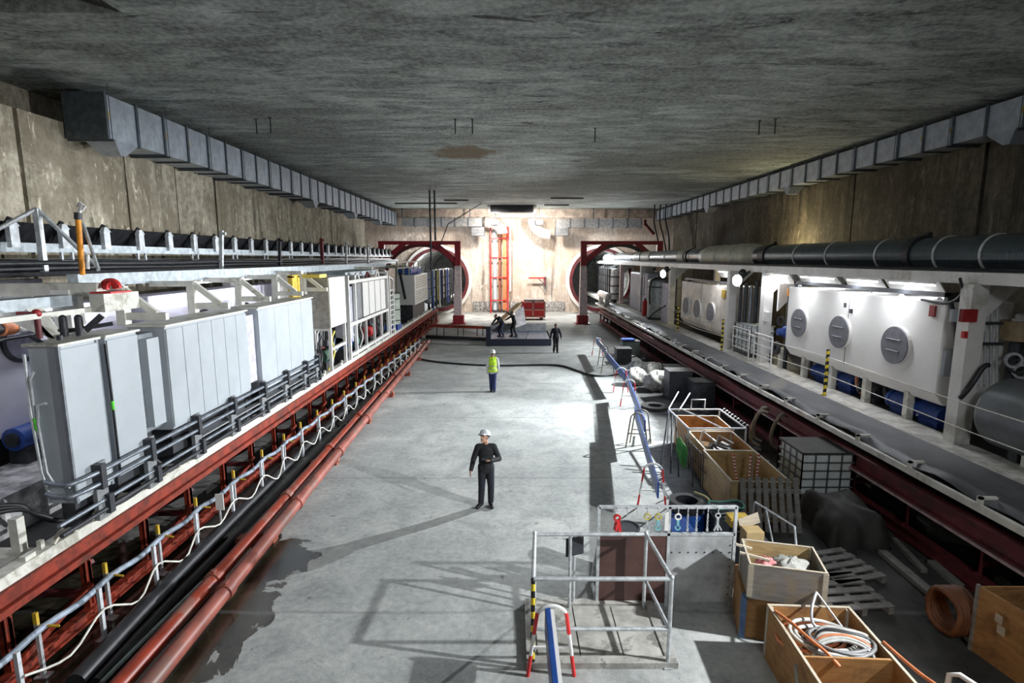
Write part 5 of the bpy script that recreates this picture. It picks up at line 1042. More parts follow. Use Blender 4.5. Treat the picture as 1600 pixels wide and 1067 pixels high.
# =================================================================== STEEL PLATFORM
t = thing('steel_platform', 'low dark steel platform across the far end of the open floor', 'platform', (.4, 36.3, 0))
MB().box(-1.6, 2.5, 34.2, 38.2, .36, .45).build('deck', M('platform_blue_grey', (.20, .23, .30), .5, .2, 3, .3), t)
MB().box(-1.6, 2.5, 34.15, 34.25, .04, .45).box(-1.6, -1.5, 34.2, 38.2, .04, .45).box(2.4, 2.5, 34.2, 38.2, .04, .45).build('skirt', M('navy_steel', (.02, .025, .05), .5), t)
MB().box(-1.5, 2.4, 38.2, 38.9, .0, .95).build('back_step', MIDG, t)
for x in (-1.55, .9): MB().bar((x, 34.3, .47), (x + .3, 38.1, .47), .05).build('seam_bar', DARK, t)
MB().box(-1.65, -1.35, 34.1, 34.5, 0, 1.25).build('corner_post', M('navy_steel', (0, 0, 0)), t)
for x in (-1.2, .4, 2.0): MB().box(x - .15, x + .15, 34.6, 38, 0, .36).build('skid', DARK, t)
p0 = at(776, 506, y=36.2); p1 = at(812, 474, y=38)
solo(MB().bar(p0, p1, .45, .06), 'pale_board', M('pale_orange_board', (.75, .50, .30), .6), 'pale orange board slanting up from the steel platform', 'board')
solo(MB().add([at(800, 514, y=36.8), at(822, 506, y=37.5), at(818, 478, y=39), at(806, 486, y=38.5), at(800, 514, y=36.9), at(822, 506, y=37.6), at(818, 478, y=39.1), at(806, 486, y=38.6)], [(0, 1, 2, 3), (7, 6, 5, 4), (0, 4, 5, 1), (1, 5, 6, 2), (2, 6, 7, 3), (3, 7, 4, 0)]), 'plastic_sheet', M('white_sheeting', (.75, .72, .75), .5, 0, 3, .3), 'crumpled white sheeting between the platform workers and the red skip', 'sheet')

# =================================================================== BARRIERS
REDW = stripes('red_white_bands', (.72, .04, .04), (.8, .8, .78), .62, (0, 0, 1))
def hoop(m, c, d, w_, h, r=.022, z0=0):
    """inverted U leg frame across direction d"""
    d = V(d).normalized(); c = V(c); pts = []
    for q in range(13):
        a = PI * q / 12; pts.append(c + d * (-math.cos(a) * w_ * .32) + V((0, 0, h - .16 + .16 * math.sin(a))))
    pts = [c - d * (w_ * .5) + V((0, 0, z0))] + pts + [c + d * (w_ * .5) + V((0, 0, z0))]
    m.tube(pts, r, 8).bar(c - d * w_ * .42 + V((0, 0, .42)), c + d * w_ * .42 + V((0, 0, .42)), .03); return m
def barrier(label, a, b, i, blue=BLUE, tilt=0):
    a = V(a); b = V(b); mid = (a + b) / 2; t = thing('plank_barrier', label, 'barrier', (mid.x, mid.y, 0), 'blue plank barriers')
    d = (b - a).normalized(); n = V((-d.y, d.x, 0))
    MB().bar(a + V((0, 0, .83)), b + V((0, 0, .83)), .035, .34).build('plank', blue, t)
    for k in (.16, .84):
        c = a.lerp(b, k); hoop(MB(), c, n, .62, 1.04).build('leg_frame', REDW if (i + (k > .5)) % 2 == 0 else M('olive_leg', (.30, .28, .20), .5), t)
    return t
bl = [((4.9, 31.3, 0), (4.75, 27.2, 0)), ((4.65, 26.7, 0), (4.5, 21.2, 0)), ((4.5, 20.8, 0), (3.75, 14.8, 0)), ((3.8, 16.3, 0), (2.98, 10.5, 0))]
for i, (a, b) in enumerate(bl): barrier('blue plank barrier, %s' % ('farthest of the row near the right portal', 'second farthest of the row beside the white sacks', 'third in the row, behind the nearest long one', 'nearest of the long row, ending beside the blue drum')[i], a, b, i)
t = thing('plank_barrier', 'blue and white plank barrier seen end-on at the foot of the striped post', 'barrier', (.5, 5.8, 0), 'blue plank barriers')
MB().box(.43, .50, 4.6, 6.52, .62, 1.0).build('plank', BLUE, t, .01); MB().box(.50, .545, 4.6, 6.5, .62, .985).build('white_face', WHITE2, t)
hoop(MB(), (.52, 6.50, 0), (1, 0, 0), .62, 1.02, .026).build('leg_frame', REDW, t); hoop(MB(), (.52, 5.0, 0), (1, 0, 0), .62, 1.02, .026).build('leg_frame', REDW, t)

# =================================================================== GUARD FRAME, RACK
t = thing('guard_railing', 'square galvanised tube guard frame around the floor hatch in the foreground', 'guard rail', (1.2, 7.2, 0))
cs = {'fl': (.28, 6.66), 'fr': (2.12, 6.66), 'br': (2.07, 7.84), 'bl': (.35, 7.84)}
for k in ('fr', 'br', 'bl'): MB().cyl((*cs[k], 0), (*cs[k], 1.32), .028, n=10).ball((*cs[k], 1.32), .036, 8).box(cs[k][0] - .06, cs[k][0] + .06, cs[k][1] - .06, cs[k][1] + .06, 0, .02).build('post', TUBEG, t)
MB().cyl((*cs['fl'], 0), (*cs['fl'], 1.32), .03, n=10).build('striped_leg', STRP, t)
for z in (1.3, .57):
    for a, b in (('fl', 'fr'), ('fr', 'br'), ('br', 'bl'), ('bl', 'fl')):
        if z < 1 and (a, b) in (('bl', 'fl'), ('br', 'bl')): continue
        MB().cyl((*cs[a], z), (*cs[b], z), .026 if z < 1 else .03, n=10).build('rail', TUBEG, t)
MB().cyl((.9, 7.84, 0), (.9, 7.84, 1.32), .026, n=10).build('post', TUBEG, t)
t = thing('floor_hatch', 'low concrete hatch frame with three cover plates inside the guard frame', 'hatch', (1.2, 7.3, 0))
MB().box(.2, 2.25, 6.62, 6.76, 0, .09).box(.2, 2.25, 7.9, 8.04, 0, .09).box(.2, .34, 6.761, 7.899, 0, .089).box(2.11, 2.25, 6.761, 7.899, 0, .089).build('kerb', M('pale_concrete', (.38, .37, .34), .8, 0, 5, .3, dirt=(.16, .16, .15)), t)
for k in range(3): MB().box(.36 + k * .6, .36 + k * .6 + .58, 6.78, 7.88, .02, .07).build('cover_plate', M('worn_plate', (.46, .45, .41), .6, .1, 3, .3, dirt=(.15, .15, .14)), t)
t = thing('sign_board', 'small dark board fixed to a pole left of the brown tool rack panel', 'board', (1.0, 7.95, 0))
MB().cyl((.98, 7.96, 0), (.98, 7.96, 1.26), .022, n=8).build('pole', TUBEG, t); MB().cb((.98, 7.92, 1.06), .30, .02, .30, (0, 0, .35)).build('board', CHAR, t)
yr = 8.0
t = thing('tool_rack', 'steel tool rack with a brown and a grey sheet panel below its hanging rail', 'rack', (2.43, yr, 0))
MB().box(1.36, 2.46, yr - .015, yr + .015, .05, 1.2).build('brown_panel', BROWNP, t); MB().box(2.46, 3.5, yr - .015, yr + .015, .06, 1.2).build('grey_panel', SHEET, t)
f = MB()
for x in (1.36, 2.46, 3.5): f.bar((x, yr, 0), (x, yr, 1.68), .045)
for z in (1.22, 1.67): f.bar((1.36, yr, z), (3.5, yr, z), .045)
f.bar((1.36, yr + .6, 0), (1.36, yr, 1.1), .04).bar((3.5, yr + .6, 0), (3.5, yr, 1.1), .04).bar((1.36, yr - .05, .03), (1.36, yr + .65, .03), .05).bar((3.5, yr - .05, .03), (3.5, yr + .65, .03), .05)
f.build('frame', TUBEG, t)
f = MB()
for k in range(8): f.cyl((2.52 + k * .13, yr - .016, .92), (2.52 + k * .13, yr - .022, .92), .012, n=6).cyl((3.44, yr - .016, .2 + k * .12), (3.44, yr - .022, .2 + k * .12), .012, n=6)
f.build('rivet', DARK, t)
GOLD = M('yellow_shackle', (.7, .6, .15), .4, .3); CYAN = M('teal_hook', (.2, .5, .55), .4)
hang = [(964, 'red lifting strap', BRED, 0), (980, 'bare wire hook right of the red strap', TUBEG, 2), (995, 'short bare hook above the black bin', TUBEG, 2), (1011, 'yellow-ringed shackle, first of the pair', GOLD, 1), (1028, 'yellow-ringed shackle, second of the pair', GOLD, 1), (1041, 'long white tag', WHITE2, 3), (1059, 'white ring hook with teal latch', WHITE2, 1), (1074, 'grey chain nearest the ring hook', TUBEG, 4), (1088, 'grey chain in the middle right', TUBEG, 4), (1105, 'grey chain second from the right end', TUBEG, 4), (1121, 'three-fingered grapple at the right end', TUBEG, 5)]
for px, nm, mt_, kd in hang:
    x = at(px, 800, y=yr).x; z = 1.645; m = MB()
    m.tube([(x, yr - .03, z + .03), (x, yr - .035, z - .05)], .008, 6)
    t = thing('hanging_tackle', nm + ' hanging on the tool rack', 'lifting tackle', (x, yr - .03, 1.3), 'tackle on the tool rack')
    m.build('hook_wire', TUBEG, t)
    if kd == 0: MB().disc_ring((x, yr - .03, z - .14), (0, 1, 0), .03, .06, .04, 14).bar((x, yr - .03, z - .19), (x - .03, yr - .04, z - .34), .07, .03).bar((x + .02, yr - .03, z - .19), (x + .05, yr - .04, z - .36), .05, .03).build('strap', mt_, t)
    elif kd == 1: MB().disc_ring((x, yr - .03, z - .12), (0, 1, 0), .035, .055, .025, 16).build('ring', mt_, t); MB().bar((x, yr - .03, z - .17), (x, yr - .03, z - .27), .035, .03).disc_ring((x, yr - .03, z - .30), (0, 1, 0), .025, .045, .025, 12, PI * .8, PI * 2.2).build('hook', CYAN if px != 1011 else TUBEG, t)
    elif kd == 2: MB().disc_ring((x, yr - .03, z - .07), (0, 1, 0), .015, .025, .015, 10, PI, 2 * PI).build('hook', mt_, t)
    elif kd == 3: MB().cb((x, yr - .035, z - .2), .055, .02, .3).build('tag', mt_, t)
    elif kd == 4:
        m = MB()
        for q in range(7): m.disc_ring((x, yr - .035, z - .08 - q * .035), (0, 1, 0) if q % 2 else (1, 0, 0), .01, .018, .01, 8)
        m.cb((x, yr - .035, z - .33), .03, .03, .05); m.build('chain', mt_, t)
    else:
        m = MB().disc_ring((x, yr - .03, z - .1), (0, 1, 0), .03, .045, .025, 12).bar((x, yr - .03, z - .14), (x, yr - .03, z - .25), .03)
        for s in (-1, 0, 1): m.bar((x, yr - .03, z - .24), (x + s * .06, yr - .05, z - .34), .022)
        m.build('grapple', mt_, t)
p = at(985, 822, y=8.5)
solo(MB().cyl((p.x, 8.75, .0), (p.x, 8.75, .95), .17, .21, n=16).disc_ring((p.x, 8.75, .95), (0, 0, 1), .19, .225, .03, 16), 'black_bin', CHAR, 'black bin standing behind the tool rack below the red strap', 'bin')

# =================================================================== CRATES AND STORES ON THE RIGHT
def crate(name, label, loc, rz, w_, d, h, t_, mat, edge=None, group='open plywood crates', posts=True, div=None, bottom=0.0):
    """open crate: w along x, d along y"""
    t = proto(name); tag(t, label, 'crate', group)
    MB().box(-w_ / 2, w_ / 2, -d / 2, d / 2, bottom, bottom + .03).build('bottom_panel', mat, t, local=True)
    for (x0, x1, y0, y1) in ((-w_ / 2, w_ / 2, -d / 2, -d / 2 + t_), (-w_ / 2, w_ / 2, d / 2 - t_, d / 2), (-w_ / 2, -w_ / 2 + t_, -d / 2 + t_, d / 2 - t_), (w_ / 2 - t_, w_ / 2, -d / 2 + t_, d / 2 - t_)):
        s = MB().box(x0, x1, y0, y1, bottom + .03, h - .001).build('side_panel', mat, t, local=True)
        if edge: MB().box(x0 - .002, x1 + .002, y0 - .002, y1 + .002, h - .001, h + .012).build('top_edge', edge, s, local=True)
    if div is not None: MB().box(-w_ / 2 + t_, w_ / 2 - t_, div - t_ / 2, div + t_ / 2, bottom + .03, h - .005).build('divider', mat, t, local=True)
    if posts:
        for sx in (-1, 1):
            for sy in (-1, 1): MB().box(sx * (w_ / 2 - t_) - .035, sx * (w_ / 2 - t_) + .035, sy * (d / 2 - t_) - .03, sy * (d / 2 - t_) + .03, bottom + .03, h - .01).build('corner_batten', edge or mat, t, local=True)
    t.location = loc; t.rotation_euler = (0, 0, rz); return t
def coil(c, r, n, th, mat, name, label, group, tilt=.08, sq=.75):
    pts = []
    for k in range(n * 20):
        a = 2 * PI * k / 20; q = k / 20; rr = r * (1 + .12 * math.sin(q * 2.3)); pts.append((c[0] + rr * math.cos(a), c[1] + sq * rr * math.sin(a), c[2] + th * 1.3 * q * .6 + tilt * math.cos(a + q) * .5))
    return solo(MB().tube(pts, th, 7), name, mat, label, 'hose', group)
# long hose crate with a divider, nearest the camera
lc = crate('hose_crate', 'long orange plywood crate full of coiled hoses, nearest the camera', (4.02, 5.85, 0), R(-3), 1.1, 2.0, .78, .03, PLY2, PLYW, div=.02)
HG = 'hoses in the long crate'
coil((4.06, 6.38, .60), .40, 4, .026, M('grey_hose', (.5, .5, .47), .5), 'hose_coil', 'pale grey hose coil on top of the long crate, rear compartment', HG)
coil((4.0, 6.3, .48), .40, 2, .024, BLACK, 'hose_coil', 'black hose coil below the grey one in the long crate', HG)
coil((3.90, 6.45, .60), .38, 2, .022, ORHOSE, 'hose_coil', 'orange hose coil at the far left corner of the long crate', HG)
coil((4.12, 6.22, .70), .38, 3, .022, M('dark_grey_hose', (.2, .2, .2), .5), 'hose_coil', 'dark grey hose coil lying against the divider of the long crate', HG)
for i in range(6):
    x0 = 3.7 + .03 * i; y0 = 6.02 + .05 * i
    solo(MB().tube(smooth_path([(x0, y0 + .02, .62), (x0 + .15, y0 + .12, .74 + .01 * i), (x0 + .45, y0 + .14 - .02 * i, .78 + .012 * (i % 3)), (x0 + .68, y0 + .02, .74), (x0 + .74, y0 - .08 + .02 * i, .60)], 6), .02 + .003 * (i % 2), 7), 'hose_length', (M('grey_hose', (0, 0, 0)), M('grey_hose', (0, 0, 0)), ORHOSE, M('grey_hose', (0, 0, 0)), BLACK, M('grey_hose', (0, 0, 0)))[i], ('pale hose strand closest to the divider of the long crate', 'second pale hose strand from the divider of the long crate', 'orange hose strand among the pale ones by the divider', 'third pale hose strand from the divider of the long crate', 'black hose strand arching over the long crate', 'last pale hose strand of the arch in the long crate')[i], 'hose', HG)
solo(MB().tube(smooth_path([(3.55, 6.7, .8), (3.62, 6.4, .84), (3.7, 6.15, .82), (3.8, 5.95, .79), (3.9, 5.82, .7)], 6), .022, 7), 'hose_length', ORHOSE, 'orange hose lying along the left rim of the long crate', 'hose', HG)
solo(MB().tube(smooth_path([(4.6, 6.1, .805), (4.66, 5.6, .81), (4.78, 5.2, .82), (4.9, 4.8, .80)], 6), .022, 7), 'hose_length', ORHOSE, 'orange hose running along the right rim of the long crate', 'hose', HG)
solo(MB().tube(smooth_path([(4.2, 6.9, .95), (4.05, 6.72, .86), (4.0, 6.6, .72), (4.1, 6.5, .6)], 6), .02, 7).tube(smooth_path([(4.2, 6.9, .95), (4.3, 6.75, .8), (4.42, 6.6, .62)], 6), .014, 7), 'wire_bundle', M('silver_wire', (.5, .5, .52), .4, .4), 'silver wire bundle draped over the far rim of the long crate', 'wire')
def lumpy(c, r, seed, mat, name, label, group):
    rnd = random.Random(seed); a1, a2, a3 = rnd.random() * 6, rnd.random() * 6, rnd.random() * 6
    sq = lambda a, t_: 1 + .13 * math.sin(3 * t_ + a1) * math.cos(a) + .1 * math.sin(5 * t_ + 4 * a + a2) + .08 * math.sin(9 * t_ - 6 * a + a3)
    return solo(MB().ball(c, r, 26, sq), name, mat, label, 'sack' if 'sack' in name else 'bag', group)
lumpy((4.2, 5.25, .55), (.40, .3, .24), 3, SACKW, 'plastic_bag', 'crumpled pale bag in the front compartment of the long crate', 'bags in the crates')
lumpy((3.85, 5.05, .5), (.24, .2, .2), 5, M('pink_bag', (.6, .45, .44), .6), 'plastic_bag', 'pinkish bag at the front left of the long crate', 'bags in the crates')
solo(MB().ball((3.33, 5.6, .35), (.1, .08, .12), 10, lambda a, t_: 1 + .3 * math.sin(4 * t_)).tube([(3.42, 5.9, .66), (3.36, 5.75, .6), (3.33, 5.6, .45)], .02, 6), 'rag', SACKW, 'pale rag tied to the left side of the long crate', 'rag', base=(3.35, 5.7, .23))
# small crate standing on a lower box
t = thing('plywood_box', 'weathered orange plywood box below the small open crate', 'box', (3.95, 7.45, 0))
MB().box(3.42, 4.45, 7.12, 7.9, 0, .70, (0, 0, R(-16))).build('body', PLY2, t, .008); MB().box(3.42, 3.5, 7.08, 7.11, .0, .70, (0, 0, R(-16)), (3.95, 7.5, .3)).build('corner_batten', M('blue_worn_post', (.12, .20, .36), .5), t)
c2 = crate('small_crate', 'small weathered open crate with tan inside holding bags, tilted on the box', (3.93, 7.35, .71), R(-14), 1.0, .72, .52, .022, PLY3, PLYW)
for ch in list(c2.children):
    if ch.name.startswith('side_panel') and ch.bound_box[0][1] > 0: ch.data.materials[0] = PLY1
lumpy((4.05, 7.33, 1.06), (.26, .2, .14), 8, SACKW, 'plastic_bag', 'white and red bag inside the small open crate', 'bags in the crates')
lumpy((3.74, 7.42, 1.03), (.17, .14, .12), 9, M('red_white_bag', (.6, .2, .2), .6), 'plastic_bag', 'reddish bag at the left inside the small open crate', 'bags in the crates')
solo(MB().bar((3.34, 7.42, 1.24), (3.75, 7.35, 1.16), .03).bar((3.36, 7.62, 1.26), (3.6, 7.6, 1.2), .03), 'batten_ends', PLYW, 'two pale batten ends sticking out left over the small crate', 'batten')
t = thing('cardboard_box', 'small tan cardboard box with open flaps behind the small crate', 'box', (4.1, 8.6, 0))
MB().box(3.92, 4.22, 8.5, 8.75, .72, .98).build('carton', M('cardboard', (.45, .33, .16), .8, 0, 3, .15), t, .006); MB().bar((3.9, 8.76, .99), (4.25, 8.8, 1.1), .012, .2).build('flap', PLYW, t)
MB().box(3.8, 4.4, 8.4, 8.9, 0, .72).build('stand', CHAR, t)
solo(MB().cb((3.98, 9.0, .95), .34, .24, .16), 'yellow_case', M('yellow_case_plastic', (.5, .34, .03), .5), 'yellow case behind the cardboard box at the end of the tool rack', 'case', base=(3.98, 9.0, .87))
solo(MB().box(3.8, 4.2, 8.92, 9.15, 0, .87), 'dark_crate', CHAR, 'dark crate under the yellow case', 'crate')
# bare tube frame leaning behind
t = thing('tube_stand', 'bent galvanised tube frame beside the leaning slatted pallet', 'frame', (4.8, 8.7, 0))
MB().tube([(4.5, 9.7, 0), (4.55, 9.6, 1.0), (4.85, 8.75, .95), (4.72, 8.2, .1)], .022, 8).tube([(4.75, 9.6, .9), (4.62, 8.7, .1)], .016, 8).build('tube', TUBEG, t)
# right plywood panel, coil
t = thing('plywood_crate', 'large dark orange plywood crate at the lower right corner', 'crate', (7.3, 6.4, 0), 'open plywood crates')
MB().add([(6.52, 7.0, 0), (6.72, 5.7, 0), (6.72, 5.7, .98), (6.52, 7.0, .98), (6.56, 7.0, 0), (6.76, 5.7, 0), (6.76, 5.7, .98), (6.56, 7.0, .98)], [(0, 1, 2, 3), (7, 6, 5, 4), (0, 4, 5, 1), (1, 5, 6, 2), (2, 6, 7, 3), (3, 7, 4, 0)]).build('side_panel', PLY2, t)
MB().box(6.56, 8.2, 6.97, 7.0, 0, .98).box(8.17, 8.2, 5.7, 7, 0, .98).box(6.76, 8.2, 5.7, 5.73, 0, .98).build('rear_panel', PLY2, t); MB().bar((6.52, 7.0, 0), (6.52, 7.0, 1.0), .04).build('corner_batten', TIMB, t); MB().bar((6.72, 5.7, 0), (6.72, 5.7, 1.0), .04).build('corner_batten', TIMB, t)
MB().add([(6.50, 6.68, .68), (6.51, 6.58, .68), (6.51, 6.58, .80), (6.50, 6.68, .80)], [(0, 1, 2, 3)]).add([(6.51, 6.64, .54), (6.525, 6.54, .54), (6.525, 6.54, .66), (6.51, 6.64, .66)], [(0, 1, 2, 3)]).build('paper_sticker', PLYW, t)
m = MB()
for q in range(6): m.tube([(6.38 + .05 * q + .02 * math.sin(k), 7.35 + .30 * math.cos(2 * PI * k / 20 + q * .2), .36 + .31 * math.sin(2 * PI * k / 20 + q * .2)) for k in range(20)], .045, 8, True)
solo(m, 'hose_coil', M('dull_orange_hose', (.20, .07, .025), .6), 'dull orange hose coil standing behind the plywood crate in the corner', 'hose')
t = thing('white_tube_barrier', 'white bent tube handle at the bottom right in front of the long crate', 'frame', (5.0, 5.2, 0))
MB().tube([(4.95, 5.55, 0), (4.98, 5.55, .82), (5.05, 5.5, .86), (5.35, 4.9, .80), (5.4, 4.8, .4)], .03, 10).build('tube', WHITE2, t); MB().tube([(5.05, 5.45, .1), (5.08, 5.42, .8)], .02, 8).build('stay', TUBEG, t)
# pallets, battens, tarp, tote
for i, (px, py, rz) in enumerate(((1312, 885, .25), (1318, 925, .1))):
    p = at(px, py, z=.1); t = thing('pallet', ('grey broken timber pallet behind the small crate', 'grey timber pallet nearer the camera, right of the small crate')[i], 'pallet', (p.x, p.y, 0), 'grey pallets'); m = Euler((0, 0, rz)).to_matrix()
    for k in range(5):
        a = V((-.5, -.42 + k * .21, .13)); b = V((.5, -.42 + k * .21, .13)); MB().bar(V((p.x, p.y, 0)) + m @ a, V((p.x, p.y, 0)) + m @ b, .12, .022).build('deck_board', TIMB, t)
    for k in (-.45, 0, .45): MB().bar(V((p.x, p.y, 0)) + m @ V((k, -.48, .06)), V((p.x, p.y, 0)) + m @ V((k, .48, .06)), .09, .11).build('stringer', TIMB, t)
for i, (a, b, wd) in enumerate((((1378, 862), (1468, 938), .16), ((1396, 842), (1444, 892), .10), ((1455, 878), (1500, 916), .14), ((1560, 905), (1600, 935), .14), ((1440, 808), (1480, 840), .2), ((1335, 735), (1368, 762), .22), ((1372, 792), (1398, 806), .1), ((1448, 832), (1520, 848), .25))):
    q = at(*a, z=.05); r_ = at(*b, z=.05)
    solo(MB().bar(q, r_, wd, .08), 'timber_batten', TIMB, ('long pale batten on the floor right of the pallets', 'shorter pale batten beside the long one', 'pale batten below the dark red trestle, mid right', 'pale batten near the right edge above the plywood crate', 'wide board under the right conveyor', 'board right of the caged tote', 'short batten beside the tarpaulin', 'broad bluish board lying below the right trestle')[i], 'batten', 'battens on the right floor')
t = None
lumpy_t = MB()
def tarp_h(u, v):
    e = max(0, 1 - max(abs(u), abs(v)) ** 4); return .62 * e ** .5 * (1 + .10 * math.sin(5 * u + 2) * math.cos(4 * v)) + .03 * math.sin(9 * u + 4 * v)
n = 18; vs = []
for i in range(n + 1):
    for k in range(n + 1):
        u = -1 + 2 * i / n; v = -1 + 2 * k / n; vs.append((6.78 + .62 * u + .12 * v + .03 * math.sin(7 * v), 10.5 + .85 * v + .03 * math.sin(8 * u), max(.0, tarp_h(u, v))))
lumpy_t.add(vs, [(i * (n + 1) + k, i * (n + 1) + k + 1, (i + 1) * (n + 1) + k + 1, (i + 1) * (n + 1) + k) for i in range(n) for k in range(n)], True)
solo(lumpy_t, 'covered_stack', TARP, 'stack covered by a dark tarpaulin in front of the caged tote', 'tarpaulin')
t = thing('water_tote', 'cloudy plastic tote in a steel cage with dark top on the right floor', 'container', (7.15, 12.35, 0))
tote(t, 6.57, 7.76, 11.75, 12.85, 0, 1.14); MB().box(6.56, 7.77, 11.74, 12.86, 1.14, 1.17).build('dark_cover', TARP, t)
# row of big crates and the cage frame
crate('big_crate', 'big open plywood crate with pale slats leaning on its near end', (5.25, 11.75, 0), R(-2), 1.25, 1.9, .88, .035, PLY1, PLYW)
crate('big_crate', 'big open plywood crate in the middle of the row, with metal scraps inside', (5.38, 13.55, 0), R(-2), 1.2, 1.5, .84, .035, PLY2, PLYW)
crate('big_crate', 'big open plywood crate farthest in the row, inside the tube cage', (5.5, 15.1, 0), R(-2), 1.25, 1.4, .84, .035, PLY2, PLYW)
t = thing('slatted_pallet', 'slatted grey pallet leaning against the near end of the big crate', 'pallet', (5.3, 10.5, 0), 'grey pallets')
for k in range(8): MB().bar((4.72 + k * .155, 10.35 - .01 * k, .02), (4.78 + k * .155, 10.72, 1.0 + .02 * (k % 3)), .10, .025, (0, 1, 0)).build('slat', TIMB, t)
MB().bar((4.7, 10.5, .3), (5.9, 10.44, .3), .03, .09).bar((4.75, 10.68, .75), (5.95, 10.62, .75), .03, .09).build('cross_bar', TIMB, t)
t = thing('tube_cage', 'grey tube cage frame standing over the far big crate', 'frame', (5.45, 14.8, 0))
f = MB(); xs = (4.68, 6.2); yy = (13.9, 15.75)
for x in xs:
    for y in yy: f.cyl((x, y, 0), (x, y, 1.05), .025, n=8)
for z in (1.05,):
    for x in xs: f.cyl((x, yy[0], z), (x, yy[1], z), .025, n=8)
    for y in yy: f.cyl((xs[0], y, z), (xs[1], y, z), .025, n=8)
f.cyl((5.1, yy[1], 1.05), (5.6, 13.9, 1.05), .02, n=8).cyl((4.75, 16.0, 1.0), (5.3, 16.9, 1.3), .02, n=8).cyl((5.0, 15.8, 1.0), (5.6, 16.7, 1.3), .02, n=8); f.build('tube', TUBEG, t)
MB().tube([(5.35, 15.75, 1.05), (5.35, 15.75, 1.35), (5.75, 15.75, 1.35), (5.75, 15.75, 1.05)], .022, 8).build('handle', TUBEG, t)
m = MB()
for k in range(9): m.tube([(6.2, 14.0 + k * .2, 1.05), (6.3, 14.03 + k * .2, 1.12), (6.36, 14.05 + k * .2, 1.05)], .012, 6)
m.build('hook', TUBEG, t)
f = MB()
for k in range(8): f.cyl((4.58 + .02 * k, 12.4 + .2 * k, .0), (4.6, 12.5 + .2 * k, .85), .012, n=6)
f.cyl((4.6, 12.3, .45), (4.6, 14.0, .45), .012, n=6).cyl((4.6, 12.3, .82), (4.6, 14.0, .82), .012, n=6)
solo(f, 'wire_mesh', DARK, 'dark wire mesh panel standing along the left side of the big crates', 'mesh panel')
for i, (x, y, s) in enumerate(((5.2, 13.4, 1), (5.5, 13.8, 2), (5.1, 13.9, 3))):
    solo(MB().tube([(x - .2, y, .3), (x, y + .1, .75 + .1 * i), (x + .3, y - .1, .7)], .03, 7).cb((x + .1, y, .62), .3, .2, .12, (.3, .2, i)).cb((x + .1, y, .3), .4, .3, .55), 'metal_scrap', (DARK, MIDG, TUBEG)[i], ('dark metal scrap in the middle big crate', 'grey metal scrap at the right of the middle big crate', 'shiny metal scrap at the far left of the middle big crate')[i], 'scrap', 'metal scraps in the crate')
for i, x in enumerate((5.45, 5.62, 5.28)):
    solo(MB().bar((x, 11.9 + .05 * i, .05), (x + (.1, .12, -.14)[i], 12.1, 1.0), .045), 'banded_rod', stripes('white_red_rod', (.75, .72, .68), (.4, .05, .04), .08, (0, 0, 1)), ('red and white banded rod leaning in the near big crate, middle one', 'red and white banded rod leaning in the near big crate, right one', 'red and white banded rod leaning in the near big crate, left one')[i], 'rod', 'banded rods in the crate')
solo(MB().tube([(4.42, 12.6, .0), (4.4, 12.9, .9)], .02, 6).tube([(4.25, 13.2, 0), (4.55, 14.6, 1.1)], .02, 6).tube([(4.1, 13.4, 0), (4.5, 14.8, 1.15)], .02, 6).tube([(3.95, 13.8, 0), (4.45, 15.0, 1.15)], .02, 6), 'leaning_rods', DARK, 'bunch of dark rods leaning left of the tube cage', 'rods')
pts = []
for q in range(7): 
    for k in range(12): a = 2 * PI * k / 12; pts.append((4.38 + .12 * math.cos(a) * .6 + .01 * q, 13.25 + .1 * q + .12 * math.sin(a) * .4, .52 + .3 * math.sin(a)))
solo(MB().tube(pts, .016, 6), 'green_hose_bundle', GREEN, 'bright green hose bundle hanging beside the tube cage', 'hose')
t = thing('blue_drum', 'blue drum with dark coiled hose on top behind the tool rack', 'drum', (3.55, 10.3, 0))
MB().cyl((3.5, 10.3, 0), (3.5, 10.3, .52), .36, n=22).build('barrel', BLUE, t); m = MB()
for q in range(4): m.disc_ring((3.5, 10.3, .55 + q * .05), (0, 0, 1), .2 + .02 * (q % 2), .32 + .02 * (q % 2), .045, 20)
m.build('coiled_hose', BLACK, t)
solo(MB().tube(smooth_path([(3.75, 10.6, .75), (3.95, 10.35, .72), (4.0, 10.0, .5), (3.95, 9.8, .2)], 6), .02, 7), 'yellow_hose', M('pale_yellow_hose', (.6, .52, .25), .5), 'pale yellow hose curving down right of the blue drum', 'hose')
solo(MB().box(3.0, 3.16, 9.2, 9.6, .0, .6).box(2.9, 3.3, 9.2, 9.7, .6, .64), 'blue_crate', BLUE, 'blue crate just behind the tool rack near its middle hooks', 'crate')
t = thing('cable_pile', 'pile of grey and dark cables behind the right end of the tool rack', 'cables', (4.2, 10.0, 0))
for q in range(5): MB().tube([(4.15 + (.22 + .03 * q) * math.cos(2 * PI * k / 18), 9.95 + .2 * math.sin(2 * PI * k / 18), .62 + .04 * q + .03 * math.sin(k)) for k in range(18)], .022, 6, True).build('loop', (TUBEG, BLACK, MIDG, DARK, M('teal_cloth', (.05, .18, .14), .6))[q], t)
MB().box(3.85, 4.45, 9.7, 10.25, 0, .62).build('box', DARK, t)
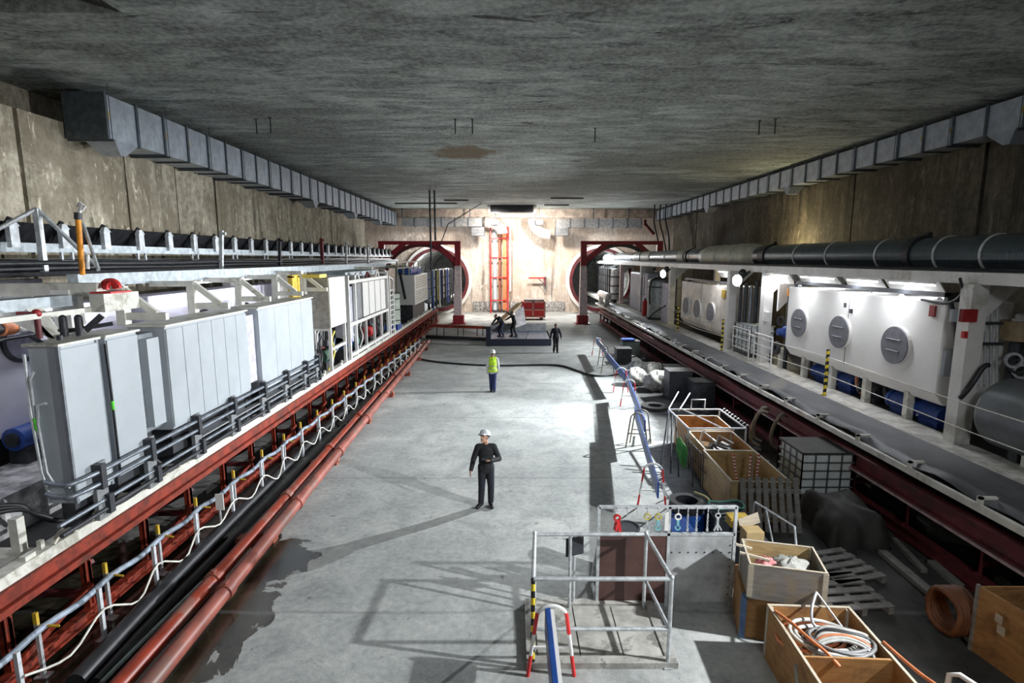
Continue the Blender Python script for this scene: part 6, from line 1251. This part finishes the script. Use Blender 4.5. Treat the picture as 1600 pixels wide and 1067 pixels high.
# sacks and dark boxes farther back
for i, (x, y, r, s) in enumerate(((5.4, 23.4, .5, 11), (6.1, 22.4, .55, 12), (6.4, 24.2, .55, 13), (5.9, 24.9, .5, 14))):
    lumpy((x, y, r * .72), (r, r * .85, r * .78), s, SACKW, 'bulk_sack', ('white bulk sack nearest the blue barrier', 'white bulk sack closest to the camera', 'white bulk sack at the right of the group', 'white bulk sack at the back of the group')[i], 'white bulk sacks')
for i, (x, y, w_, h, mt_) in enumerate(((6.6, 21.2, .9, 1.1, CHAR), (7.2, 20.2, .8, .9, DARK), (7.1, 23.5, .8, .8, CHAR), (6.0, 29, .8, .7, DARK), (6.8, 31, 1.0, .8, M('greenish_bin', (.16, .2, .18), .5)))):
    t = thing('dark_box', ('dark tall box right of the white sacks', 'dark box beside the tall one under the right trestle', 'dark box behind the white sacks', 'low dark box behind the far blue barrier', 'greenish bin near the right portal')[i], 'box', (x, y, 0), 'dark boxes on the right floor')
    MB().box(x - w_ / 2, x + w_ / 2, y - .4, y + .4, 0, h).build('body', mt_, t, .02); MB().box(x - w_ / 2 - .02, x + w_ / 2 + .02, y - .42, y + .42, h, h + .05).build('lid', TARP, t)
solo(MB().disc_ring((5.3, 19.6, .06), (0, 0, 1), .25, .5, .12, 22), 'tyre_ring', TARP, 'dark ring lying on the floor in front of the white sacks', 'ring')
solo(MB().box(6.3, 7.0, 30.6, 31.2, .86, .96), 'blue_sheet', BLUEM, 'blue sheet on the greenish bin near the right portal', 'sheet', base=(6.65, 30.9, .86))
for i in range(14):
    y = 14 + i * 1.25 + random.uniform(-.3, .3); x = 7.0 + random.uniform(-.35, .35); L = random.uniform(.5, 1.3); a = random.uniform(-.5, .8); z = .06
    solo(MB().bar((x - L / 2 * math.sin(a), y - L / 2 * math.cos(a), z), (x + L / 2 * math.sin(a), y + L / 2 * math.cos(a), z), random.uniform(.06, .2), .1), 'steel_offcut', random.choice((DARK, MIDG, TIMB, CHAR)), 'offcut lying below the edge of the right trestle, %s counted from the camera' % ORD[i], 'offcut', 'offcuts under the right trestle')
for i, (x, y) in enumerate(((6.95, 15.2), (7.2, 15.6), (7.4, 14.9))):
    solo(MB().tube(smooth_path([(x + .4, y, 1.1), (x + .15, y - .1, 1.15), (x, y, .7), (x + .05, y + .1, .25), (x + .25, y, .1)], 5), .05, 7), 'slung_hose', M('dull_hose', (.20, .17, .12), .6), 'dull hose slung on the right trestle behind the caged tote, %s from the left' % ORD[i], 'hose', 'hoses slung on the right trestle')
solo(MB().tube(smooth_path([at(1000, 515, y=36), at(1020, 490, y=34), at(1050, 475, y=33), at(1060, 490, y=33)], 6), .05, 7), 'swung_hose', BLACK, 'black hose swinging down over the right conveyor near the far floodlight', 'hose')

for i, (px, a, b) in enumerate(((672, 336, 462), (679.5, 338, 376))):
    p = at(px, a, y=40); q = at(px, b, y=40)
    solo(MB().cyl((p.x, 40, ZC), (p.x, 40, q.z), .07, n=8), 'hanging_pole', DARK, ('longer dark pole hanging in front of the left portal', 'shorter dark pole hanging beside the long one at the left portal')[i], 'pole', 'poles at the left portal')
solo(MB().cyl(at(700, 350, y=45), at(752, 318, y=49), .04, n=8).cyl(at(700, 350, y=45), at(686, 388, y=45.9), .04, n=8), 'stay_cable', DARK, 'thin dark stay slanting from the ceiling to the left portal', 'cable')
for i, (a, b, c_) in enumerate((((1022, 346), (1028, 375), (1034, 408)), ((1031, 346), (1037, 372), (1043, 406)), ((1040, 343), (1045, 370), (1046, 402)))):
    solo(MB().tube(smooth_path([V((at(*a, y=50).x, 50, 10.29)), at(*a, y=50), at(*b, y=49), at(*c_, y=48), at(*c_, y=48) + V((.1, 0, -.5))], 6), .07, 8), 'hanging_hose', BLACK, '%s dark hose hanging from the right ceiling duct to the machine' % ORD[i], 'hose', 'hoses hanging at the right portal')
solo(MB().bar(at(1008, 350, y=50), at(1022, 366, y=50), .22).bar(at(1008, 343, y=50), at(1008, 352, y=50), .22), 'red_bracket', REDD, 'dark red bent bracket above the right portal', 'bracket')
